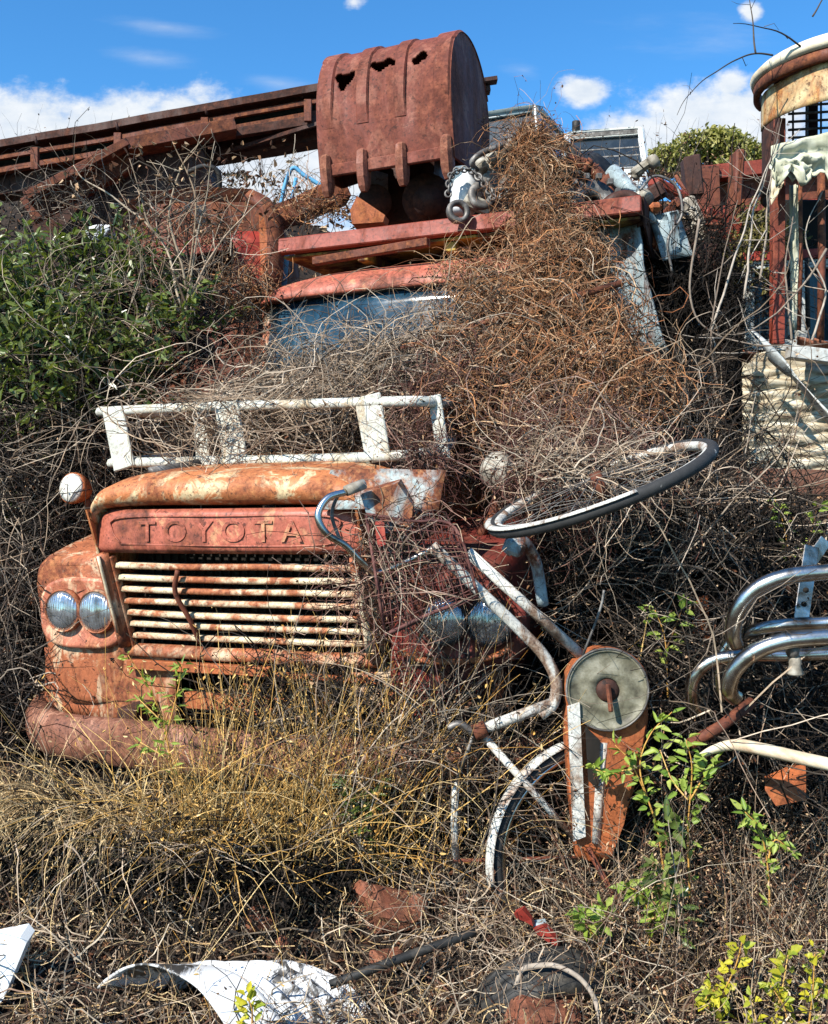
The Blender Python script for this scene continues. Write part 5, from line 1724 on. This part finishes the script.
stuff('girder_litter', 'v_brown', [blob(315, 205, 6.0, 40, 14, .12), blob(215, 232, 5.7, 30, 14, .1), blob(240, 290, 5.35, 40, 30, .2)], 420, (.12, .4), (.0018, .0036), 'orange dry stems on the girder left of the bucket', 'twigs', 7, .3, .4, .05, pull=.9, leaves=900)
# brush under and in front of the bumper
stuff('hollow_shade_brush', 'v_shade', [blob(330, 715, 3.42, 140, 40, .12), blob(470, 740, 3.35, 80, 70, .12), blob(180, 870, 3.15, 190, 40, .10), blob(430, 840, 3.3, 110, 50, .12), blob(560, 800, 3.35, 110, 70, .12), blob(40, 850, 3.2, 90, 40, .12)],
      3000, (.2, .6), (.0016, .0040), 'stems coloured black for shade under the bumper and in the hollow', 'brush', 8, .25, .3, .02, leaves=9000, leafmat_='v_shade')  # shade beneath the bumper is coloured into these stems
stuff('hollow_shade_leaves', 'v_shade', [blob(190, 882, 2.98, 150, 24, .06), blob(60, 868, 3.05, 70, 28, .07), blob(300, 890, 2.98, 70, 22, .06)], 900, (.1, .4), (.0016, .0036), 'leaves and stems coloured black for shade in the hollow', 'dark leaves', 7, .3, .3, .02, leaves=6000, leafmat_='v_shade', lsize=(.012, .032), pull=.8)  # blackened leaves painted as the hollow's shade
stuff('bush_twigs', 'v_grey', [blob(90, 330, 4.3, 110, 80, .15), blob(170, 260, 4.4, 70, 60, .15)], 190, (.2, .7), (.0010, .0026), 'bare pale twigs standing through the green bush', 'twigs', 9, .15, .1, -.01, (.1, 0, .8), 1.0, leaves=200)
stuff('tyre_stems', 'v_grey', [blob(540, 960, 2.6, 70, 24, .08), blob(470, 930, 2.75, 50, 20, .1)], 130, (.12, .4), (.0010, .0022), 'pale broken stems fallen over the tyre', 'stems', 8, .2, .2, .06, pull=.5)
stuff('bumper_brush', 'v_dark', [blob(330, 725, 3.25, 120, 36, .12), blob(455, 750, 3.12, 50, 55, .1), blob(400, 800, 3.2, 70, 60, .12), blob(540, 850, 3.35, 60, 40, .08)],
      700, (.2, .6), (.0012, .0028), 'thin grey stems below the grille and round the rear wheel', 'brush', 8, .2, .25, .0, (.1, 0, .5), 1.0, leaves=1500)
stuff('pale_stems', 'v_grey', [blob(440, 740, 3.05, 60, 90, .1), blob(360, 790, 3.02, 80, 70, .1), blob(480, 800, 3.06, 40, 60, .06)],
      140, (.3, .9), (.0012, .0026), 'pale thin stems crossing below the right headlights', 'stems', 10, .08, .1, .02, (.5, 0, .8), 1.0)


# ------------------------------------------------------------------ litter and grass rooted in the ground
def on_ground(n, px, py, Yr=None):
    """points on the ground seen inside a picture rectangle, taken as a patch of ground"""
    out = []
    a = [ground_pt(px[0], py[1]), ground_pt(px[1], py[1]), ground_pt(px[0], py[0]), ground_pt(px[1], py[0])]
    for _ in range(n):
        u, v = random.random(), random.random()
        p = a[0].lerp(a[1], u).lerp(a[2].lerp(a[3], u), v)
        out.append((p.x, p.y, gh(p.x, p.y)))
    return np.array(out)


def field(n, x0, x1, y0, y1):
    x = x0 + (x1 - x0) * rng.random(n); y = y0 + (y1 - y0) * rng.random(n)
    z = np.array([gh(a, b) for a, b in zip(x, y)])
    return np.stack([x, y, z], 1)


def grass(name, mat, base, ln, rd, up, label, lean=(0, 0), spread=.5, grav=.06, wander=.08, K=9, leaves=0, cat='dry grass', lsz=(.006, .016), lmat='litter', taper=.25):
    n = len(base)
    d = rng.normal(size=(n, 3)) * spread + np.array([lean[0], lean[1], up])
    L_ = ln[0] + (ln[1] - ln[0]) * rng.random(n)
    p = strand_paths(base, d, L_, K, wander, .08, grav)
    V, F = tubes_from(p, rd[0] + (rd[1] - rd[0]) * rng.random(n) ** 2, taper)
    o = tag(raw_mesh(name, V, F, M[mat]), label, cat, None, 'stuff')
    if leaves:
        i = rng.integers(0, n, leaves); j = rng.integers(K // 2, K + 1, leaves)
        LV, LF = leaves_from(p[i, j] + rng.normal(size=(leaves, 3)) * .006, rng.normal(size=(leaves, 3)), rng.normal(size=(leaves, 3)), lsz[0] + (lsz[1] - lsz[0]) * rng.random(leaves), (lsz[0] + (lsz[1] - lsz[0]) * rng.random(leaves)) * .4, .2, .2)
        raw_mesh('dead_leaves', LV, LF, M[lmat], False, o)
    return o


# golden grass in front of the grille
def clump(n, cx, cy, rx, ry):
    a = rng.normal(size=(n, 2)) * .5
    x, y = cx + a[:, 0] * rx, cy + a[:, 1] * ry
    return np.stack([x, y, np.array([gh(u, v) for u, v in zip(x, y)])], 1)


gb = np.concatenate([clump(340, -.64, 3.10, .11, .08), clump(120, -.36, 3.08, .10, .07), clump(70, -.80, 3.05, .08, .06), clump(110, -.45, 3.1, .26, .1), clump(50, -.08, 3.1, .12, .08), clump(60, -.22, 3.1, .08, .06)])
gb[:, 2] += .03
grass('golden_grass', 'straw', gb, (.25, .88), (.0013, .0029), 1.0, 'golden dry grass clump standing in front of the truck bumper', (.06, -.06), .26, .05, .10, 10, 1500, lsz=(.008, .022), lmat='straw')
grass('tall_stalks', 'straw', np.concatenate([clump(110, -.35, 3.06, .5, .08), clump(25, .05, 3.08, .3, .08)]), (.5, .95), (.0010, .0020), 1.0, 'tall golden stalks crossing the grille', (.18, -.05), .2, .03, .05, 12, 900, lsz=(.006, .016), lmat='straw')
sb = np.concatenate([clump(380, -1.18, 3.12, .22, .08), clump(210, -.92, 3.08, .2, .08)])
sb[:, 2] += .24
grass('drooping_straw', 'straw_pale', sb, (.14, .38), (.0012, .0026), .45, 'pale straw drooping over the shaded hollow on the left', (-.1, -.5), .6, .16, .1, 10, 700, lmat='straw_pale')
grass('hollow_stems', 'v_grey', clump(90, -.80, 2.92, .45, .06) + np.array([0, 0, .24]), (.2, .5), (.0012, .0026), -.2, 'bent pale stems in front of the hollow', (.0, -.1), .7, .08, .14, 9, cat='stems')

# litter of dead leaves and broken stems on the ground
n = 30000
base = field(n, -2.2, 2.4, 1.7, 3.9)
base[:, 2] += .03 * rng.random(n) ** 2
keep = (((base[:, 0] + .72) / .5) ** 2 + ((base[:, 1] - 2.98) / .17) ** 2 > 1) | (rng.random(n) < .12)
base = base[keep]; n = len(base)
LV, LF = leaves_from(base, rng.normal(size=(n, 3)) * np.array([1, 1, .35]), rng.normal(size=(n, 3)) * .8 + np.array([0, 0, 1.]), .010 + .022 * rng.random(n), .006 + .010 * rng.random(n), .35, .35)
lit = tag(raw_mesh('leaf_litter', LV, LF, M['litter']), 'brown dead leaves covering the ground', 'leaf litter', None, 'stuff')
n = 8000
base = field(n, -2.0, 2.2, 1.8, 3.7); base[:, 2] += .01 + .07 * rng.random(n)
p = strand_paths(base, rng.normal(size=(n, 3)) * np.array([1, 1, .4]), .06 + .28 * rng.random(n), 6, .28, .3, .03)
V, F = tubes_from(p, .0012 + .0022 * rng.random(n) ** 2, .5)
tag(raw_mesh('ground_twigs', V, F, M['v_dark2']), 'broken pale stems strewn over the ground', 'twigs', None, 'stuff')
n = 2600
base = field(n, -1.6, 1.8, 2.0, 3.4); base[:, 2] += .02 + .06 * rng.random(n)
p = strand_paths(base, rng.normal(size=(n, 3)) * np.array([1, 1, .4]), .05 + .2 * rng.random(n), 6, .28, .2, .03)
V, F = tubes_from(p, .0010 + .0016 * rng.random(n) ** 2, .5)
tag(raw_mesh('ground_straw', V, F, M['straw_pale']), 'pale straw scattered over the leaf litter', 'straw', None, 'stuff')  # thin pale straw laid over the litter
grass('ground_weeds', 'v_dark2', field(2600, -1.6, 1.7, 2.2, 3.5), (.06, .24), (.0010, .0020), .8, 'low dead weeds with dried seed heads', (0, 0), .6, .03, .2, 6, 16000, 'dead weeds', (.005, .014), 'litter')
grass('right_weeds', 'v_dark2', np.concatenate([field(800, .4, 1.6, 2.5, 3.4)]), (.2, .6), (.0010, .0024), 1.0, 'dead brown weeds standing on the right', (0, 0), .5, .02, .16, 8, 9000, 'dead weeds', (.006, .016), 'litter')
# brush and litter up the bank behind
n = 16000
base = np.concatenate([field(n // 2, -6, -.6, 5.2, 13), field(n // 2, .8, 7, 5.0, 13)])
LV, LF = leaves_from(base + np.array([0, 0, .05]) * rng.random((n, 1)), rng.normal(size=(n, 3)), rng.normal(size=(n, 3)) + np.array([0, 0, .6]), .03 + .07 * rng.random(n), .02 + .03 * rng.random(n), .3, .3)
tag(raw_mesh('bank_litter', LV, LF, M['litter']), 'dead leaves on the bank behind the truck', 'leaf litter', None, 'stuff')
grass('bank_weeds', 'v_dark', np.concatenate([field(2200, -6, -.8, 5.2, 12), field(2200, .9, 7, 5.0, 12)]), (.3, .9), (.002, .005), 1.0, 'dead weeds on the bank behind the truck', (0, 0), .5, .03, .15, 7, 7000, 'dead weeds', (.02, .05), 'litter')


# ------------------------------------------------------------------ living plants
def branchy(pts_list, r0, mat, name, parent, side=0, slen=(.08, .25)):
    b = MB()
    for pts in pts_list:
        sp = spline(pts, 6)
        rs = [r0 * (1 - .75 * i / len(sp)) for i in range(len(sp))]
        b.tube([p + mnoise.noise_vector(p * 7) * .012 for p in sp], rs, 6)
        for _ in range(side):
            i = random.randrange(len(sp) // 4, len(sp))
            d = Vector((random.gauss(0, 1), random.gauss(0, .6), random.gauss(.4, .7))).normalized()
            L_ = random.uniform(*slen)
            a = sp[i]
            m = a + d * L_ * .5 + Vector((random.gauss(0, .02), 0, random.gauss(0, .02)))
            b.tube([a, m, m + (d + Vector((0, 0, .3))).normalized() * L_ * .5], [rs[i] * .6, rs[i] * .45, rs[i] * .25], 5)
    return b.build(name, M[mat], parent)


def bush(name, label, cat, blobs, nleaf, L_, W_, mat, ntw, parent_base, shell=.35, gap=.0, trunkpts=None, seed=3.0, group=None, upb=.5):
    t_ = thing(name, label, cat, parent_base, group)
    ns = nleaf // 9
    s, d, c = in_blobs(ns * 2, blobs, None, shell)
    keep = np.array([mnoise.noise(Vector(q) * 3.2 + Vector((seed, 0, 0))) > gap - .12 for q in s])
    s, d = s[keep][:ns], d[keep][:ns]
    ns = len(s)
    dirs = d + rng.normal(size=(ns, 3)) * .6 + np.array([0, -.2, upb])
    p = strand_paths(s, dirs, .10 + .14 * rng.random(ns) * (L_[1] / .05), 5, .15, .1, .02)
    V, F = tubes_from(p, .0015 + .002 * rng.random(ns), .4)
    raw_mesh('twigs', V, F, M['v_dark'], False, t_)
    k = 9
    idx = np.repeat(np.arange(ns), k); j = np.tile(np.array([1, 1, 2, 2, 3, 3, 4, 5, 5]), ns)
    b = p[idx, j]
    t = p[idx, np.minimum(j + 1, 5)] - p[idx, j - 1]
    ld_ = unit(t) * .6 + unit(rng.normal(size=b.shape))
    nn = rng.normal(size=b.shape) * .6 + np.array([-.3, -.5, .8])
    LV, LF = leaves_from(b, ld_, nn, L_[0] + (L_[1] - L_[0]) * rng.random(len(b)), W_[0] + (W_[1] - W_[0]) * rng.random(len(b)), .22, .25)
    fo = raw_mesh('foliage', LV, LF, M[mat], False, t_)
    if trunkpts:
        branchy(trunkpts, .02, 'bark', 'stem', t_, 3)
    return t_


bush('green_bush', 'dense glossy green bush in front of the wrecked excavator', 'bush',
     [blob(35, 305, 4.75, 70, 55, .35), blob(120, 318, 4.6, 60, 50, .3), blob(180, 345, 4.5, 45, 35, .25), blob(60, 365, 4.6, 90, 45, .35), blob(15, 262, 4.9, 30, 26, .25), blob(90, 278, 4.75, 26, 26, .2), blob(140, 285, 4.6, 18, 20, .15), blob(-40, 330, 4.7, 70, 80, .4)],
     7400, (.036, .064), (.014, .024), 'leaf_bush', 500, (P(60, 470, 4.7).x, 4.7, .35), .45, .15,
     [[P(60, 640, 4.7), P(55, 480, 4.7), P(70, 320, 4.65)], [P(62, 600, 4.7), P(110, 430, 4.6), P(150, 300, 4.55)], [P(60, 620, 4.7), P(10, 420, 4.75), P(-10, 280, 4.8)]])
bush('low_bush', 'smaller dark bush below the glossy green bush', 'bush',
     [blob(30, 430, 4.85, 60, 40, .3), blob(110, 400, 4.75, 40, 30, .25), blob(0, 520, 4.8, 50, 40, .3)], 2200, (.026, .046), (.011, .018), 'leaf_bush', 200, (P(30, 700, 4.85).x, 4.85, .35), .2, .05,
     [[P(30, 650, 4.85), P(40, 530, 4.85), P(40, 420, 4.85)]], 9.0)
# bare shrub
bsb = thing('bare_shrub', 'leafless pale shrub rising from the green bush before the wreck', 'shrub', (P(185, 330, 4.5).x, 4.5, .9))
branchy([[P(190, 420, 4.45), P(186, 330, 4.45), P(176, 250, 4.42), P(150, 205, 4.4), P(138, 180, 4.4)], [P(186, 330, 4.45), P(192, 270, 4.4), P(205, 200, 4.38), P(216, 142, 4.36)],
         [P(184, 310, 4.45), P(160, 240, 4.45), P(125, 205, 4.45), P(85, 180, 4.45), P(72, 165, 4.45)], [P(188, 290, 4.42), P(170, 215, 4.4), P(182, 165, 4.4), P(205, 140, 4.4)],
         [P(188, 300, 4.42), P(215, 250, 4.38), P(245, 215, 4.35), P(268, 195, 4.33)], [P(190, 310, 4.42), P(170, 270, 4.4), P(110, 225, 4.4), P(55, 200, 4.42)],
         [P(188, 280, 4.42), P(196, 220, 4.4), P(186, 170, 4.4), P(172, 142, 4.4)], [P(176, 250, 4.42), P(150, 225, 4.4), P(130, 160, 4.4)]], .0066, 'v_dark2', 'branches', bsb, 10, (.06, .22))
n = 130
cp2 = np.array([P(random.choice([72, 110, 138, 175, 205, 216, 268, 130, 160, 240]) + random.gauss(0, 12), random.uniform(140, 230), 4.4) for _ in range(n)])
LV, LF = leaves_from(cp2, rng.normal(size=(n, 3)), rng.normal(size=(n, 3)), .02 + .02 * rng.random(n), .012 + .01 * rng.random(n), .3, .3)
raw_mesh('withered_leaves', LV, LF, M['litter'], False, bsb)

# far tree, hedge
ft = thing('far_tree', 'olive green tree on the bank beyond the red girders', 'tree', (P(700, 200, 22).x, 22, 4.2))
fb = [blob(668, 158, 22, 16, 16, .5), blob(690, 150, 22, 20, 16, .5), blob(722, 148, 22, 24, 18, .5), blob(742, 158, 22, 18, 18, .5), blob(705, 165, 22, 40, 16, .5), blob(712, 138, 22, 14, 9, .3), blob(760, 165, 22, 16, 16, .4), blob(655, 165, 22, 10, 10, .3)]
n = 8000
s, d, c = in_blobs(n * 2, fb, None, .25)
keep = np.array([mnoise.noise(Vector(q) * 2.0) > -.13 for q in s]); s = s[keep][:n]; n = len(s)
LV, LF = leaves_from(s + rng.normal(size=(n, 3)) * .04, rng.normal(size=(n, 3)), rng.normal(size=(n, 3)) * .6 + np.array([-.3, -.4, .8]), .08 + .08 * rng.random(n), .04 + .04 * rng.random(n), .2, .2)
raw_mesh('crown', LV, LF, M['leaf_tree'], False, ft)
b = MB()
tb = P(703, 240, 22); tb.z = 4.0
b.tube([tb, P(703, 185, 22), P(700, 165, 22)], [.16, .12, .07], 8)
for (px, py) in ((672, 156), (690, 146), (722, 146), (742, 156), (712, 136)):
    b.tube([P(702, 180, 22), P((702 + px) / 2, (178 + py) / 2 + 3, 22), P(px, py, 22)], [.07, .05, .02], 6)
b.build('trunk', M['rust_dark'], ft)
bush('yellow_hedge', 'yellow green shrub under the girders left of the kiosk post', 'shrub', [blob(748, 245, 5.6, 24, 22, .25), blob(738, 275, 5.5, 18, 20, .25), blob(765, 262, 5.6, 16, 25, .2)], 3600, (.016, .034), (.010, .018), 'leaf_hedge', 100, (P(748, 300, 5.6).x, 5.6, 1.6), .3, -.1,
     [[P(748, 340, 5.6), P(748, 290, 5.6), P(745, 245, 5.6)]])
# vines on the kiosk post, arching twig in the sky
kv = thing('climbing_vine', 'bare pale vine climbing the rusty kiosk post', 'vine', (P(745, 560, 4.6).x, 4.6, .9))
branchy([[P(712, 330, 4.5), P(735, 260, 4.55), P(752, 205, 4.58), P(772, 160, 4.6), P(800, 130, 4.6)], [P(745, 300, 4.55), P(752, 220, 4.6), P(768, 170, 4.6), P(778, 140, 4.6)], [P(760, 280, 4.6), P(766, 230, 4.6), P(772, 175, 4.62), P(783, 150, 4.62)],
         [P(700, 220, 4.5), P(690, 300, 4.5), P(712, 332, 4.5), P(760, 345, 4.45), P(828, 345, 4.4)], [P(720, 400, 4.5), P(712, 330, 4.5), P(722, 270, 4.55), P(738, 200, 4.6)], [P(790, 340, 4.6), P(786, 260, 4.7), P(800, 180, 4.7)],
         [P(812, 340, 4.65), P(826, 290, 4.7), P(806, 240, 4.7), P(822, 190, 4.7)], [P(828, 250, 4.6), P(790, 300, 4.6), P(750, 330, 4.55), P(700, 335, 4.5)]], .006, 'bark', 'stems', kv, 7, (.08, .3))
st = thing('sky_twig', 'thin bare twig arching from the kiosk roof across the sky', 'twig', P(768, 56, 4.6))
branchy([[P(772, 55, 4.6), P(755, 54, 4.6), P(735, 60, 4.58), P(710, 76, 4.56), P(690, 95, 4.54), P(678, 115, 4.52)], [P(756, 54, 4.6), P(752, 20, 4.6), P(748, -10, 4.6)], [P(800, 45, 4.6), P(770, 28, 4.6), P(732, 24, 4.6)], [P(812, 15, 4.6), P(822, 0, 4.6), P(830, -12, 4.6)]], .0045, 'v_dark', 'branches', st, 2, (.03, .08))

# leafy shoots on the right and seedlings
def shoot(name, label, cat, stems, mat, L_, W_, dens, group=None, r=.003):
    t_ = thing(name, label, cat, stems[0][0], group)
    b = MB(); bases, dirs = [], []
    for pts in stems:
        sp = spline(pts, 8)
        b.tube(sp, [r * (1 - .6 * i / len(sp)) for i in range(len(sp))], 6)
        for i in range(2, len(sp)):
            for _ in range(dens if random.random() < .8 else 0):
                bases.append(sp[i])
                tt = (sp[i] - sp[i - 1]).normalized()
                dirs.append(tt * .5 + Vector((random.gauss(0, 1), random.gauss(-.2, .7), random.gauss(-.05, .5))))
    b.build('stem', M['straw'] if mat != 'leaf_bush' else M['bark'], t_)
    n = len(bases)
    bases, dirs = np.array(bases), np.array(dirs)
    LV, LF = leaves_from(bases + unit(dirs) * .01, dirs, rng.normal(size=(n, 3)) * .4 + np.array([-.3, -.6, .7]), L_[0] + (L_[1] - L_[0]) * rng.random(n), W_[0] + (W_[1] - W_[0]) * rng.random(n), .2, .3)
    raw_mesh('foliage', LV, LF, M[mat], True, t_)
    return t_


shoot('lime_shoot', 'lime green leafy shoot growing over the orange chain guard', 'shoot', [[P(665, 880, 2.82), P(655, 820, 2.84), P(632, 765, 2.86), P(615, 745, 2.87)], [P(655, 820, 2.84), P(640, 770, 2.86), P(650, 735, 2.87), P(672, 712, 2.88)], [P(632, 770, 2.86), P(605, 772, 2.86), P(592, 768, 2.87)]], 'leaf_lime', (.022, .044), (.010, .019), 2, 'lime green shoots on the right')
shoot('lime_shoot', 'lime green shoot standing right of the chain guard below the chrome frame', 'shoot', [[P(690, 900, 2.8), P(688, 830, 2.8), P(692, 770, 2.8), P(686, 740, 2.8)], [P(690, 800, 2.8), P(705, 775, 2.8), P(712, 765, 2.8)], [P(688, 800, 2.8), P(672, 780, 2.82), P(660, 750, 2.84)]], 'leaf_lime', (.022, .046), (.010, .020), 2, 'lime green shoots on the right')
shoot('lime_shoot', 'pale green drooping shoot furthest right under the cream white pipe', 'shoot', [[P(770, 920, 2.78), P(768, 870, 2.78), P(760, 830, 2.78), P(745, 812, 2.78)], [P(768, 860, 2.78), P(775, 840, 2.78), P(790, 850, 2.78)]], 'leaf_lime', (.024, .046), (.009, .017), 2, 'lime green shoots on the right')
shoot('lime_shoot', 'low lime green shoot under the rear hub of the bicycle', 'shoot', [[P(650, 950, 2.76), P(645, 900, 2.78), P(625, 885, 2.8)], [P(648, 930, 2.76), P(660, 905, 2.78), P(655, 880, 2.8)], [P(646, 920, 2.76), P(668, 915, 2.77)]], 'leaf_lime', (.026, .05), (.014, .024), 2, 'lime green shoots on the right')
shoot('lime_shoot', 'small lime green sprig beside the black tyre', 'shoot', [[P(600, 950, 2.7), P(588, 925, 2.7), P(582, 912, 2.7)], [P(596, 940, 2.7), P(606, 918, 2.7), P(604, 908, 2.7)]], 'leaf_lime', (.024, .044), (.014, .022), 2, 'lime green shoots on the right')
shoot('dark_shoot', 'dark green shoot standing in front of the lime shoots', 'shoot', [[P(680, 960, 2.72), P(678, 900, 2.74), P(672, 850, 2.76), P(668, 820, 2.76)], [P(679, 910, 2.74), P(662, 880, 2.75), P(655, 865, 2.75)]], 'leaf_bush', (.035, .06), (.016, .026), 2)
shoot('lime_shoot', 'small lime shoot behind the bicycle, above the orange chain guard', 'shoot', [[P(668, 700, 3.2), P(665, 640, 3.2), P(655, 610, 3.2)], [P(666, 650, 3.2), P(680, 615, 3.2), P(684, 600, 3.2)], [P(640, 660, 3.2), P(648, 615, 3.2)]], 'leaf_lime', (.03, .055), (.014, .024), 1, 'lime green shoots on the right')
shoot('yellow_plant', 'yellow leaved plant at the bottom right corner', 'plant', [[P(718, 1040, 2.5), P(722, 1000, 2.5), P(736, 965, 2.5), P(742, 942, 2.5)], [P(722, 1000, 2.5), P(712, 990, 2.5), P(705, 1000, 2.5)], [P(770, 1040, 2.5), P(782, 990, 2.5), P(788, 955, 2.5)]], 'leaf_yellow', (.022, .038), (.014, .022), 2, 'yellow leaved plants')
shoot('yellow_plant', 'greener yellow plant running out of the right edge', 'plant', [[P(805, 1050, 2.45), P(812, 1000, 2.45), P(815, 950, 2.45)], [P(812, 1000, 2.45), P(830, 980, 2.45)], [P(790, 1050, 2.48), P(785, 1010, 2.48), P(770, 985, 2.48)], [P(760, 1040, 2.46), P(752, 1000, 2.46)]], 'leaf_yellow', (.016, .032), (.010, .018), 3, 'yellow leaved plants')
shoot('yellow_plant', 'tiny yellow sprig on the white plastic sheet', 'plant', [[P(252, 1030, 2.42), P(252, 1010, 2.42), P(248, 998, 2.42)]], 'leaf_yellow', (.025, .042), (.012, .018), 2, 'yellow leaved plants')
shoot('green_weed', 'upright green weed growing before the left end of the grille', 'weed', [[P(175, 790, 3.0), P(165, 730, 3.0), P(150, 690, 3.0), P(128, 655, 3.0)], [P(165, 740, 3.0), P(178, 690, 3.0), P(182, 665, 3.0)], [P(170, 760, 3.0), P(140, 742, 3.0)], [P(160, 720, 3.0), P(140, 700, 3.0)]], 'leaf_lime', (.02, .045), (.006, .012), 2, 'green weeds in the dry grass')
shoot('green_weed', 'dark green tuft in the grass right of the golden clump', 'weed', [[P(360, 850, 3.02), P(352, 810, 3.02), P(345, 785, 3.02)], [P(362, 850, 3.02), P(372, 805, 3.02), P(380, 780, 3.02)], [P(360, 850, 3.0), P(362, 800, 3.0)]], 'leaf_bush', (.02, .045), (.005, .010), 4, 'green weeds in the dry grass')
shoot('green_weed', 'fine green sprigs right of the brown wooden beam end', 'weed', [[P(790, 570, 3.5), P(785, 530, 3.5), P(775, 500, 3.5)], [P(805, 570, 3.5), P(812, 530, 3.5), P(818, 505, 3.5)]], 'leaf_lime', (.02, .04), (.010, .018), 2, 'green weeds in the dry grass')
